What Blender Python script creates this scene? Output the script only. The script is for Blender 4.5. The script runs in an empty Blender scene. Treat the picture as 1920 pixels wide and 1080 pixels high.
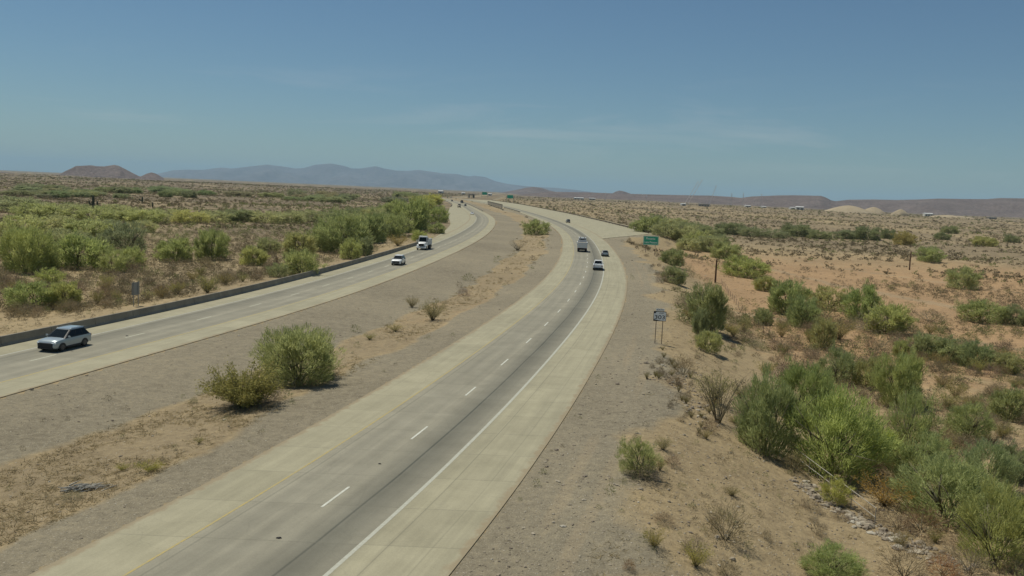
import bpy, math, random
import numpy as np
from mathutils import Vector, Matrix

random.seed(7)
rng = np.random.default_rng(7)
sc = bpy.context.scene
C = sc.collection
R = math.radians

# ------------------------------------------------------------------ camera
F_PX, HY, ROLL, CAM_H = 1620.0, 360.0, R(2.5), 15.3
PITCH = math.atan2((540 - HY) * math.cos(ROLL), F_PX)
FWD = Vector((0, math.cos(PITCH), -math.sin(PITCH)))
UP0 = Vector((0, math.sin(PITCH), math.cos(PITCH)))
RT0 = Vector((1, 0, 0))
RT = RT0 * math.cos(ROLL) + UP0 * math.sin(ROLL)
UP = -RT0 * math.sin(ROLL) + UP0 * math.cos(ROLL)
EYE = Vector((0, 0, CAM_H))
cam = bpy.data.cameras.new('camera')
cam.sensor_width = 36.0
cam.lens = 36.0 * F_PX / 1920
cam.clip_start = 0.5
cam.clip_end = 200000
co = bpy.data.objects.new('camera', cam)
C.objects.link(co)
m = Matrix((RT, UP, -FWD)).transposed().to_4x4()
m.translation = EYE
co.matrix_world = m
sc.camera = co


def ray(px, py):
    return (RT * (px - 960) - UP * (py - 540) + FWD * F_PX)


# ------------------------------------------------------------------ noise
def vnoise(x, y, seed=0):
    xi = np.floor(x).astype(np.int64); yi = np.floor(y).astype(np.int64)
    xf = x - xi; yf = y - yi
    u = xf * xf * (3 - 2 * xf); v = yf * yf * (3 - 2 * yf)

    def h(a, b):
        n = (a * 374761393 + b * 668265263 + seed * 974634777) & 0xFFFFFFFF
        n = ((n ^ (n >> 13)) * 1274126177) & 0xFFFFFFFF
        n = (n ^ (n >> 16)) & 0xFFFFFFFF
        return n / 4294967295.0
    a = h(xi, yi); b = h(xi + 1, yi); c = h(xi, yi + 1); d = h(xi + 1, yi + 1)
    return (a * (1 - u) + b * u) * (1 - v) + (c * (1 - u) + d * u) * v


def fbm(x, y, seed=0, oct=4):
    s = 0; a = 0.5
    for o in range(oct):
        s = s + a * vnoise(x * 2 ** o + 17.3 * o, y * 2 ** o - 9.1 * o, seed + o)
        a *= 0.5
    return s / (1 - 0.5 ** oct)


def sstep(a, b, x):
    t = np.clip((x - a) / (b - a), 0, 1)
    return t * t * (3 - 2 * t)


# ------------------------------------------------------------------ road plan (metres, camera foot = origin, +Y forward)
def curve(pts):
    p = np.array(pts, float)
    ys = np.arange(p[0, 0], p[-1, 0] + 1, 2.0)
    # Catmull-like smoothing: linear interpolation then moving average whose width grows with distance
    xs = np.interp(ys, p[:, 0], p[:, 1])
    for it in range(3):
        out = xs.copy()
        for i in range(len(xs)):
            w = int(min(3 + max(0, ys[i]) / 25, 20, i, len(xs) - 1 - i))
            if w > 0:
                out[i] = xs[i - w:i + w + 1].mean()
        xs = out
    return lambda y: np.interp(y, ys, xs)


YEL_R = curve([(-120, -58), (-60, -41), (0, -23.4), (31.7, -14.3), (40.3, -11.9), (52.6, -9), (64, -6.5), (97.6, 0.2), (122.3, 4.5),
               (154, 9.2), (190, 13), (217, 15.3), (294, 20.0), (350, 21.2), (424, 20.6), (541, 15.0), (638, 8.0), (755, -1.3),
               (900, -15), (1100, -40), (1450, -92)])
IN_L = curve([(-120, -66), (-60, -57), (0, -45.2), (57, -34.2), (91, -27.3), (110, -23.8), (149, -19.0), (214, -13.6), (279, -10.0),
              (349, -8.5), (430, -8.9), (517, -12.6), (652, -24.9), (884, -46), (1100, -72), (1450, -120)])


def slope(f, y):
    return (f(y + 2) - f(y - 2)) / 4


def off(f, y, u):
    # x of the line at perpendicular offset u (to the right of f) at the same y
    return f(y) + u * np.sqrt(1 + slope(f, y) ** 2)


RAMP = [(-120, 0), (300, 0), (306, 0)]


def R_in(y): return off(YEL_R, y, -3.3)
def R_outm(y): return off(YEL_R, y, 11.6)


_rx = [(372, 58.4), (423, 57.3), (518, 53), (692, 43), (820, 32), (918, 24.0), (1142, 3), (1300, -18), (1450, -42)]


def R_out(y):
    y = np.asarray(y, float)
    base = R_outm(y)
    far = np.interp(y, [p[0] for p in _rx], [p[1] for p in _rx])
    t = np.clip((y - 312) / 60, 0, 1)
    return np.where(y < 312, base, np.where(y < 372, base * (1 - t) + far * t, far))


def L_in(y): return IN_L(y)


def L_out(y):
    y = np.asarray(y, float)
    w = np.interp(y, [-120, 235, 270, 373, 470, 554, 700, 900, 1450], [13.6, 13.6, 14.2, 19.0, 25.5, 27.0, 24, 18, 14.5])
    return off(IN_L, y, 0) - w * np.sqrt(1 + slope(IN_L, y) ** 2)


def height(x, y):
    x = np.asarray(x, float); y = np.asarray(y, float)
    r = np.hypot(x, y)
    dR = x - R_out(y); dL = L_out(y) - x
    rx = R_in(y); lx = L_in(y)
    A = 3.2
    z = -A * sstep(5, 20, dR) - 0.9 * sstep(2.5, 14, dL)
    # the ground falls away under the on-ramp
    z = z - 2.2 * sstep(12, 45, dR) * sstep(120, 260, y) * sstep(900, 500, y)
    w = rx - lx
    t = np.clip((x - lx) / np.maximum(w, 1e-3), 0, 1)
    inm = (x > lx) & (x < rx)
    md = 0.55 * np.sin(np.pi * t) ** 1.3 * np.clip((w - 8) / 10, 0, 1)
    md = md + 1.2 * np.sin(np.pi * t) ** 0.6 * sstep(640, 740, y) * sstep(1040, 930, y)
    z = np.where(inm, z - md, z)
    onR = (x >= rx) & (x <= R_out(y)); onL = (x <= lx) & (x >= L_out(y))
    road = onR | onL
    z = np.where(road & (y < 1450), -0.012 - .16 * sstep(120, 400, y), z)
    clear = np.where(inm, np.minimum(x - lx, rx - x), np.maximum(np.maximum(dR, dL), 0))
    clear = np.where(road, 0, clear)
    amp = sstep(0.3, 6, clear)
    z = z + amp * ((fbm(x / 2.2, y / 2.2, 3, 3) - .5) * 0.22 + (fbm(x / 14, y / 14, 5, 3) - .5) * 0.7)
    a2 = sstep(10, 120, clear)
    z = z + a2 * (fbm(x / 90, y / 90, 8, 3) - .5) * 3.0
    z = z + sstep(600, 2500, r) * sstep(60, 600, clear) * (fbm(x / 700, y / 700, 11, 3) - .5) * 14
    return z


def at(px, py):
    d = ray(px, py)
    z = 0.0
    p = None
    for i in range(60):
        dz = min(d.z, -1e-4)
        t = (z - CAM_H) / dz
        p = EYE + d * t
        nz = float(height(p.x, p.y))
        if abs(nz - z) < 0.004:
            break
        z = z + (nz - z) * 0.5
    return Vector((p.x, p.y, float(height(p.x, p.y))))


def on_plane(px, py, z=0.045):
    d = ray(px, py)
    return EYE + d * ((z - CAM_H) / d.z)


def depth(p):
    return (p - EYE).dot(FWD)


# ------------------------------------------------------------------ mesh helpers
def new_mesh(name, verts, faces, mats=(), mi=None, smooth=False):
    me = bpy.data.meshes.new(name)
    v = np.asarray(verts, np.float32)
    if isinstance(faces, np.ndarray):
        n, k = faces.shape
        me.vertices.add(len(v)); me.vertices.foreach_set('co', v.ravel())
        me.loops.add(n * k); me.loops.foreach_set('vertex_index', faces.astype(np.int32).ravel())
        me.polygons.add(n); me.polygons.foreach_set('loop_start', np.arange(0, n * k, k, dtype=np.int32))
    else:
        me.from_pydata([tuple(map(float, a)) for a in v], [], faces)
    for mt in mats:
        me.materials.append(mt)
    if mi is not None:
        me.polygons.foreach_set('material_index', np.asarray(mi, np.int32))
    me.polygons.foreach_set('use_smooth', np.full(len(me.polygons), smooth))
    me.update(calc_edges=True)
    me.validate()
    return me


def link(name, me, parent=None, loc=None):
    o = bpy.data.objects.new(name, me)
    C.objects.link(o)
    if parent is not None:
        o.parent = parent
    if loc is not None:
        o.location = loc
    return o


def tag(o, label=None, cat=None, group=None, kind=None):
    if label: o['label'] = label
    if cat: o['category'] = cat
    if group: o['group'] = group
    if kind: o['kind'] = kind
    return o


def empty(name, loc, rz=0.0):
    o = bpy.data.objects.new(name, None)
    C.objects.link(o)
    o.location = loc
    o.rotation_euler = (0, 0, rz)
    o.empty_display_size = 0.3
    return o


class MB:
    """collects simple shapes into one mesh"""
    def __init__(self):
        self.v = []; self.f = []

    def add(self, vs, fs):
        n = len(self.v)
        self.v += [tuple(a) for a in vs]
        self.f += [tuple(i + n for i in f) for f in fs]
        return self

    def box(self, c, s, rz=0.0, b=0.0, taper=1.0):
        hx, hy, hz = s[0] / 2, s[1] / 2, s[2] / 2
        b = min(b, hx * .9, hy * .9, hz * .9)
        ca, sa = math.cos(rz), math.sin(rz)
        if b <= 0:
            prof = [(-hz, 0.0), (hz, 0.0)]
        else:
            prof = [(-hz, b), (-hz + b, 0.0), (hz - b, 0.0), (hz, b)]
        vs = []; fs = []
        for (z, ins) in prof:
            k = taper if z > 0 else 1.0
            X = (hx - ins) * k; Y = (hy - ins) * k
            if b > 0:
                ring = [(-X + b * .7, -Y), (X - b * .7, -Y), (X, -Y + b * .7), (X, Y - b * .7), (X - b * .7, Y), (-X + b * .7, Y), (-X, Y - b * .7), (-X, -Y + b * .7)]
            else:
                ring = [(-X, -Y), (X, -Y), (X, Y), (-X, Y)]
            for (x, y) in ring:
                vs.append((c[0] + x * ca - y * sa, c[1] + x * sa + y * ca, c[2] + z))
        n = 8 if b > 0 else 4
        for k in range(len(prof) - 1):
            for i in range(n):
                j = (i + 1) % n
                fs.append((k * n + i, k * n + j, (k + 1) * n + j, (k + 1) * n + i))
        fs.append(tuple(range(n - 1, -1, -1)))
        L = (len(prof) - 1) * n
        fs.append(tuple(L + i for i in range(n)))
        return self.add(vs, fs)

    def tube(self, pts, rad, n=8, cap=True):
        pts = [Vector(p) for p in pts]
        rr = rad if isinstance(rad, (list, tuple)) else [rad] * len(pts)
        vs = []; fs = []
        for i, p in enumerate(pts):
            d = (pts[min(i + 1, len(pts) - 1)] - pts[max(i - 1, 0)]).normalized()
            a = d.cross(Vector((0, 0, 1)) if abs(d.z) < .9 else Vector((1, 0, 0))).normalized()
            b = d.cross(a)
            for k in range(n):
                t = 2 * math.pi * k / n
                vs.append(p + (a * math.cos(t) + b * math.sin(t)) * rr[i])
        for i in range(len(pts) - 1):
            for k in range(n):
                j = (k + 1) % n
                fs.append((i * n + k, i * n + j, (i + 1) * n + j, (i + 1) * n + k))
        if cap:
            fs.append(tuple(range(n - 1, -1, -1)))
            fs.append(tuple((len(pts) - 1) * n + k for k in range(n)))
        return self.add(vs, fs)

    def loft(self, rings, cap=True):
        n = len(rings[0]); vs = []; fs = []
        for r in rings: vs += [tuple(p) for p in r]
        for i in range(len(rings) - 1):
            for k in range(n):
                j = (k + 1) % n
                fs.append((i * n + k, i * n + j, (i + 1) * n + j, (i + 1) * n + k))
        if cap:
            fs.append(tuple(range(n - 1, -1, -1)))
            fs.append(tuple((len(rings) - 1) * n + k for k in range(n)))
        return self.add(vs, fs)

    def quad(self, a, b, c, d, th=0.0):
        vs = [Vector(p) for p in (a, b, c, d)]
        if th <= 0:
            return self.add(vs, [(0, 1, 2, 3)])
        n = (vs[1] - vs[0]).cross(vs[3] - vs[0]).normalized() * th
        top = [p + n for p in vs]
        return self.add(vs + top, [(3, 2, 1, 0), (4, 5, 6, 7), (0, 1, 5, 4), (1, 2, 6, 5), (2, 3, 7, 6), (3, 0, 4, 7)])

    def build(self, name, mat, parent=None, loc=None, smooth=False):
        me = new_mesh(name, self.v, self.f, [mat] if mat else [], None, smooth)
        o = link(name, me, parent, loc)
        if smooth:
            try:
                me.set_sharp_from_angle(angle=R(38))
            except Exception:
                pass
        return o


# ------------------------------------------------------------------ materials
def mat(name, col=(.5, .5, .5), rough=.6, metal=0.0, spec=.5, coat=0.0):
    m = bpy.data.materials.new(name)
    m.use_nodes = True
    b = m.node_tree.nodes['Principled BSDF']
    b.inputs['Base Color'].default_value = (*col, 1)
    b.inputs['Roughness'].default_value = rough
    b.inputs['Metallic'].default_value = metal
    b.inputs['Specular IOR Level'].default_value = spec
    b.inputs['Coat Weight'].default_value = coat
    return m


class NT:
    def __init__(self, m):
        self.t = m.node_tree; self.n = m.node_tree.nodes; self.b = self.n.get('Principled BSDF')

    def new(self, ty, **kw):
        n = self.n.new(ty)
        for k, v in kw.items():
            setattr(n, k, v)
        return n

    def ln(self, a, b):
        self.t.links.new(a, b)

    def noise(self, vec, scale, detail=4, rough=.6, dist=0.0):
        n = self.new('ShaderNodeTexNoise')
        n.inputs['Scale'].default_value = scale; n.inputs['Detail'].default_value = detail
        n.inputs['Roughness'].default_value = rough; n.inputs['Distortion'].default_value = dist
        if vec is not None: self.ln(vec, n.inputs['Vector'])
        return n.outputs['Fac']

    def ramp(self, fac, stops):
        n = self.new('ShaderNodeValToRGB')
        el = n.color_ramp.elements
        while len(el) < len(stops): el.new(.5)
        for e, (p, c) in zip(el, stops):
            e.position = p
            e.color = (*c, 1) if isinstance(c, (tuple, list)) else (c, c, c, 1)
        self.ln(fac, n.inputs['Fac'])
        return n.outputs['Color']

    def mix(self, fac, a, b, mode='MIX'):
        n = self.new('ShaderNodeMix', data_type='RGBA', blend_type=mode)
        for s, v in ((n.inputs[0], fac), (n.inputs[6], a), (n.inputs[7], b)):
            if hasattr(v, 'is_linked') or hasattr(v, 'links'):
                self.ln(v, s)
            elif isinstance(v, (tuple, list)):
                s.default_value = (*v, 1)
            else:
                s.default_value = v
        return n.outputs[2]

    def math(self, op, a, b=None, c=None, clamp=False):
        n = self.new('ShaderNodeMath', operation=op)
        n.use_clamp = clamp
        for i, v in enumerate((a, b, c)):
            if v is None: continue
            if isinstance(v, (int, float)): n.inputs[i].default_value = v
            else: self.ln(v, n.inputs[i])
        return n.outputs[0]

    def attr(self, name):
        n = self.new('ShaderNodeAttribute'); n.attribute_name = name
        return n.outputs['Fac']

    def bump(self, h, strength=.5, dist=.05):
        n = self.new('ShaderNodeBump')
        n.inputs['Strength'].default_value = strength; n.inputs['Distance'].default_value = dist
        self.ln(h, n.inputs['Height'])
        self.ln(n.outputs['Normal'], self.b.inputs['Normal'])


def obj_coord(nt):
    return nt.new('ShaderNodeTexCoord').outputs['Object']


# ground ---------------------------------------------------------------
SOIL_TAN = (.325, .248, .142)
SOIL_RED = (.352, .228, .122)
GRAVEL = (.240, .205, .142)
STRAW = (.285, .220, .132)
BROWN = (.165, .128, .082)
M_ground = mat('desert soil', rough=.95, spec=.15)
nt = NT(M_ground)
P = obj_coord(nt)
big = nt.noise(P, .035, 5, .6)
mid = nt.noise(P, .35, 5, .65)
fine = nt.noise(P, 2.2, 6, .7)
vfine = nt.noise(P, 9.0, 4, .75)
base = nt.mix(nt.ramp(nt.math('ADD', nt.attr('red'), nt.math('MULTIPLY', nt.math('SUBTRACT', mid, .5), .9)), [(.35, 0.), (.75, 1.)]), SOIL_TAN, SOIL_RED)
base = nt.mix(nt.ramp(nt.math('ADD', nt.attr('brown'), nt.math('MULTIPLY', nt.math('SUBTRACT', mid, .5), 1.1)), [(.35, 0.), (.8, 1.)]), base, BROWN)
base = nt.mix(nt.ramp(nt.math('ADD', nt.attr('straw'), nt.math('MULTIPLY', nt.math('SUBTRACT', mid, .5), 1.3)), [(.35, 0.), (.8, 1.)]), base, STRAW)
gfac = nt.ramp(nt.math('ADD', nt.attr('gravel'), nt.math('MULTIPLY', nt.math('SUBTRACT', mid, .5), .8)), [(.35, 0.), (.7, 1.)])
base = nt.mix(gfac, base, GRAVEL)
base = nt.mix(nt.ramp(nt.attr('track'), [(.3, 0.), (.9, .55)]), base, (.31, .24, .15))
var = nt.ramp(nt.math('ADD', nt.math('MULTIPLY', fine, .42), nt.math('ADD', nt.math('MULTIPLY', big, .3), nt.math('MULTIPLY', nt.noise(P, .75, 5, .7), .28))), [(.34, (.58, .56, .54)), (.5, (1., 1., 1.)), (.66, (1.38, 1.35, 1.28))])
base = nt.mix(1.0, base, var, 'MULTIPLY')
vor = nt.new('ShaderNodeTexVoronoi'); vor.inputs['Scale'].default_value = 3.0; vor.inputs['Randomness'].default_value = 1
nt.ln(P, vor.inputs['Vector'])
stone = nt.ramp(vor.outputs['Distance'], [(.09, 1.), (.19, 0.)])
vc = nt.ramp(vor.outputs['Color'], [(.3, (.12, .10, .07)), (.7, (.52, .46, .36))])
base = nt.mix(nt.math('MULTIPLY', stone, .8), base, vc)
vor2 = nt.new('ShaderNodeTexVoronoi'); vor2.inputs['Scale'].default_value = 11.0
nt.ln(P, vor2.inputs['Vector'])
base = nt.mix(nt.math('MULTIPLY', nt.math('ADD', nt.math('MULTIPLY', gfac, .5), .25), nt.ramp(vor2.outputs['Distance'], [(.15, .8), (.4, 0.)])), base,
              nt.ramp(vor2.outputs['Color'], [(.25, (.10, .08, .055)), (.75, (.48, .42, .32))]))
nt.ln(base, nt.b.inputs['Base Color'])
nt.bump(nt.math('ADD', nt.math('MULTIPLY', fine, 1.0), nt.math('ADD', nt.math('MULTIPLY', vfine, .35), nt.math('MULTIPLY', stone, .3))), .9, .16)

# concrete road ------------------------------------------------------------
def road_material(name, tracks, tint, e0, e1):
    m = mat(name, rough=.85, spec=.25)
    nt = NT(m)
    uv = nt.new('ShaderNodeUVMap').outputs['UV']
    sep = nt.new('ShaderNodeSeparateXYZ'); nt.ln(uv, sep.inputs[0])
    u, v = sep.outputs[0], sep.outputs[1]
    st = nt.new('ShaderNodeCombineXYZ')
    nt.ln(nt.math('MULTIPLY', u, 1.0), st.inputs[0]); nt.ln(nt.math('MULTIPLY', v, .03), st.inputs[1])
    streak = nt.noise(st.outputs[0], 2.2, 5, .6)
    P = obj_coord(nt)
    mott = nt.noise(P, .5, 5, .6)
    fine = nt.noise(P, 14, 3, .7)
    uu = nt.math('ADD', u, nt.math('MULTIPLY', nt.math('SUBTRACT', nt.noise(P, .05, 2), .5), .25))
    col = tint
    lane = nt.ramp(nt.math('DIVIDE', nt.math('SUBTRACT', uu, -.1), 7.3),
                   [(0, 0.), (.015, 1.), (.985, 1.), (1., 0.)])
    base = nt.mix(nt.math('MULTIPLY', lane, .8), col, (.272, .250, .194))
    dark = None
    for (c, w, s) in tracks:
        d = nt.math('ABSOLUTE', nt.math('SUBTRACT', uu, c))
        g = nt.math('MULTIPLY', nt.math('SUBTRACT', 1., nt.math('DIVIDE', d, w), clamp=True), s)
        g = nt.math('MULTIPLY', g, nt.math('ADD', .55, nt.math('MULTIPLY', streak, .9)))
        dark = g if dark is None else nt.math('MAXIMUM', dark, g)
    base = nt.mix(dark, base, (.075, .076, .062))
    # transverse joints every 4.6 m and the slab to slab change of tone
    jv = nt.math('ABSOLUTE', nt.math('SUBTRACT', nt.math('FRACT', nt.math('DIVIDE', v, 4.6)), .5))
    j = nt.ramp(nt.math('MULTIPLY', nt.math('SUBTRACT', .5, jv), 4.6), [(.02, 1.), (.06, 0.)])
    base = nt.mix(nt.math('MULTIPLY', j, .34), base, (.16, .15, .11))
    wn = nt.new('ShaderNodeTexWhiteNoise', noise_dimensions='2D')
    cell = nt.new('ShaderNodeCombineXYZ')
    nt.ln(nt.math('FLOOR', nt.math('DIVIDE', v, 4.6)), cell.inputs[0]); nt.ln(nt.math('FLOOR', nt.math('DIVIDE', u, 3.55)), cell.inputs[1])
    nt.ln(cell.outputs[0], wn.inputs['Vector'])
    base = nt.mix(1.0, base, nt.ramp(wn.outputs['Value'], [(0, (.94, .94, .94)), (1, (1.05, 1.05, 1.05))]), 'MULTIPLY')
    base = nt.mix(1.0, base, nt.ramp(streak, [(.3, (.88, .88, .88)), (.7, (1.08, 1.08, 1.07))]), 'MULTIPLY')
    base = nt.mix(1.0, base, nt.ramp(mott, [(.3, (.9, .9, .89)), (.7, (1.08, 1.08, 1.08))]), 'MULTIPLY')
    base = nt.mix(1.0, base, nt.ramp(fine, [(.3, (.92, .92, .92)), (.7, (1.07, 1.07, 1.07))]), 'MULTIPLY')
    ed = nt.math('MINIMUM', nt.math('SUBTRACT', u, e0), nt.math('ABSOLUTE', nt.math('SUBTRACT', e1, u)))
    drift = nt.noise(P, .9, 6, .72)
    sand = nt.ramp(nt.math('SUBTRACT', nt.math('MULTIPLY', drift, 1.5), nt.math('MULTIPLY', nt.math('MAXIMUM', ed, 0.), .95)), [(.36, 0.), (.62, 1.)])
    base = nt.mix(nt.math('MULTIPLY', sand, .75), base, (.27, .21, .13))
    blot = nt.ramp(nt.noise(P, .23, 6, .7), [(.60, 0.), (.70, 1.)])
    base = nt.mix(nt.math('MULTIPLY', blot, .22), base, (.15, .14, .11))
    crk = nt.new('ShaderNodeTexVoronoi', feature='DISTANCE_TO_EDGE'); crk.inputs['Scale'].default_value = .16
    wv = nt.new('ShaderNodeVectorMath', operation='ADD'); nt.ln(P, wv.inputs[0])
    wn2 = nt.new('ShaderNodeTexNoise'); wn2.inputs['Scale'].default_value = .6; nt.ln(P, wn2.inputs['Vector']); nt.ln(wn2.outputs['Color'], wv.inputs[1])
    nt.ln(wv.outputs[0], crk.inputs['Vector'])
    base = nt.mix(nt.math('MULTIPLY', nt.ramp(crk.outputs['Distance'], [(.002, 1.), (.007, 0.)]), .10), base, (.09, .085, .07))
    nt.ln(base, nt.b.inputs['Base Color'])
    return m


CONC = (.335, .304, .208)
M_road_r = road_material('worn concrete near carriageway',
                         [(.55, .09, .35), (1.4, .9, .18), (2.7, .8, .18), (4.45, .8, .36), (5.22, .22, .95), (6.15, 1.0, .46), (8.25, .05, .4), (10.1, .06, .22), (5.5, 2.0, .62)], CONC, -3.3, 11.6)
M_road_l = road_material('worn concrete far carriageway',
                         [(.9, .8, .2), (2.6, .8, .2), (4.5, .7, .3), (6.1, .75, .55), (5.3, .25, .4), (5.5, 1.9, .36), (8.0, .06, .3)], CONC, -3.2, 10.4)


def worn_paint(name, col, under):
    m = mat(name, rough=.7)
    nt = NT(m)
    P = obj_coord(nt)
    n = nt.noise(P, 6, 5, .7)
    nt.ln(nt.mix(nt.ramp(n, [(.3, 0.), (.62, 1.)]), under, col), nt.b.inputs['Base Color'])
    return m


M_white_line = worn_paint('worn white road paint', (.43, .425, .35), (.36, .345, .265))
M_dash_line = worn_paint('white lane dash paint', (.60, .60, .52), (.42, .41, .33))
M_faint_line = worn_paint('faded lane dash paint', (.46, .45, .34), (.33, .31, .22))
M_yellow_line = worn_paint('worn yellow road paint', (.42, .31, .085), (.31, .275, .16))

M_barrier = mat('weathered barrier concrete', rough=.9, spec=.2)
nt = NT(M_barrier); P = obj_coord(nt)
nt.ln(nt.mix(1.0, nt.ramp(nt.noise(P, .6, 5, .6), [(.3, (.225, .20, .16)), (.7, (.315, .285, .225))]),
             nt.ramp(nt.noise(P, 9, 3, .7), [(.3, (.9, .9, .9)), (.7, (1.08, 1.08, 1.08))]), 'MULTIPLY'), nt.b.inputs['Base Color'])


# foliage ------------------------------------------------------------------
def leaf_mat(name, c1, c2, c3, transl=.35):
    m = bpy.data.materials.new(name); m.use_nodes = True
    nt = NT(m)
    b = nt.b
    info = nt.new('ShaderNodeObjectInfo')
    geo = nt.new('ShaderNodeNewGeometry')
    col = nt.ramp(geo.outputs['Random Per Island'], [(0., c1), (.55, c2), (1., c3)])
    P = nt.new('ShaderNodeTexCoord').outputs['Object']
    n = nt.noise(P, 4.0, 3, .6)
    col = nt.mix(1.0, col, nt.ramp(n, [(.3, (.78, .8, .78)), (.7, (1.2, 1.17, 1.1))]), 'MULTIPLY')
    col = nt.mix(1.0, col, info.outputs['Color'], 'MULTIPLY')
    col = nt.mix(1.0, col, nt.ramp(info.outputs['Random'], [(0, (.88, .9, .9)), (1, (1.12, 1.1, 1.05))]), 'MULTIPLY')
    nt.ln(col, b.inputs['Base Color'])
    b.inputs['Roughness'].default_value = .75
    b.inputs['Specular IOR Level'].default_value = .2
    tr = nt.new('ShaderNodeBsdfTranslucent')
    nt.ln(col, tr.inputs['Color'])
    mx = nt.new('ShaderNodeMixShader'); mx.inputs[0].default_value = transl
    nt.ln(b.outputs[0], mx.inputs[1]); nt.ln(tr.outputs[0], mx.inputs[2])
    nt.ln(mx.outputs[0], nt.n['Material Output'].inputs['Surface'])
    return m


M_leaf = leaf_mat('palo verde twigs', (.37, .372, .188), (.455, .452, .232), (.55, .54, .305), .5)
M_creo = leaf_mat('creosote leaves', (.31, .295, .125), (.39, .36, .155), (.48, .42, .2), .5)
M_dry = leaf_mat('dry grey twigs', (.25, .205, .145), (.33, .27, .195), (.41, .34, .25), .4)
M_straw = leaf_mat('dry straw', (.32, .255, .15), (.40, .32, .19), (.48, .39, .245), .45)
M_bark = mat('desert tree bark', (.16, .14, .085), .9)
M_paleb = mat('bleached wood', (.36, .33, .27), .9)
M_brownw = mat('brown dead wood', (.13, .075, .04), .9)
M_stone = mat('field stone', rough=.9)
nt = NT(M_stone)
geo = nt.new('ShaderNodeNewGeometry')
nt.ln(nt.ramp(geo.outputs['Random Per Island'], [(0, (.17, .135, .10)), (.6, (.29, .24, .17)), (.93, (.36, .31, .23)), (1, (.44, .40, .32))]), nt.b.inputs['Base Color'])

# metals, glass, paints
M_steel = mat('galvanised steel', (.34, .34, .32), .5, .7)
M_signback = mat('aluminium sign back', (.30, .31, .29), .6, .3)
M_rust = mat('rusty sign post', (.16, .12, .085), .8)
M_glass = mat('car glass', (.010, .014, .015), .08, 0, .22)
M_tyre = mat('tyre rubber', (.02, .02, .02), .85)
M_rim = mat('alloy rim', (.10, .10, .105), .4, .6)
M_black = mat('black plastic', (.018, .018, .02), .55)
M_lamp = mat('head lamp glass', (.75, .78, .78), .15, 0, .7)
M_tail = mat('tail lamp red', (.22, .01, .01), .3)
M_silver = mat('silver car paint', (.37, .42, .43), .28, .25, .5, .7)
M_white = mat('white car paint', (.80, .80, .78), .35, 0, .5, .4)
M_grey = mat('grey car paint', (.30, .28, .25), .4, .2, .5, .4)
M_dark = mat('dark car paint', (.035, .035, .04), .35, .2, .5, .5)
M_tan = mat('beige car paint', (.42, .36, .26), .4, .1, .5, .3)
M_bedgrey = mat('grey truck bed paint', (.70, .70, .68), .5, .1)
M_plate = mat('number plate', (.6, .6, .62), .5)
M_signgreen = mat('green sign sheeting', (.02, .42, .25), .45)
M_signwhite = mat('white sign sheeting', (.95, .96, .92), .45)
M_signtext = mat('pale green white lettering', (.70, .85, .75), .5)
M_signblack = mat('black sign ink', (.015, .018, .022), .5)


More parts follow.
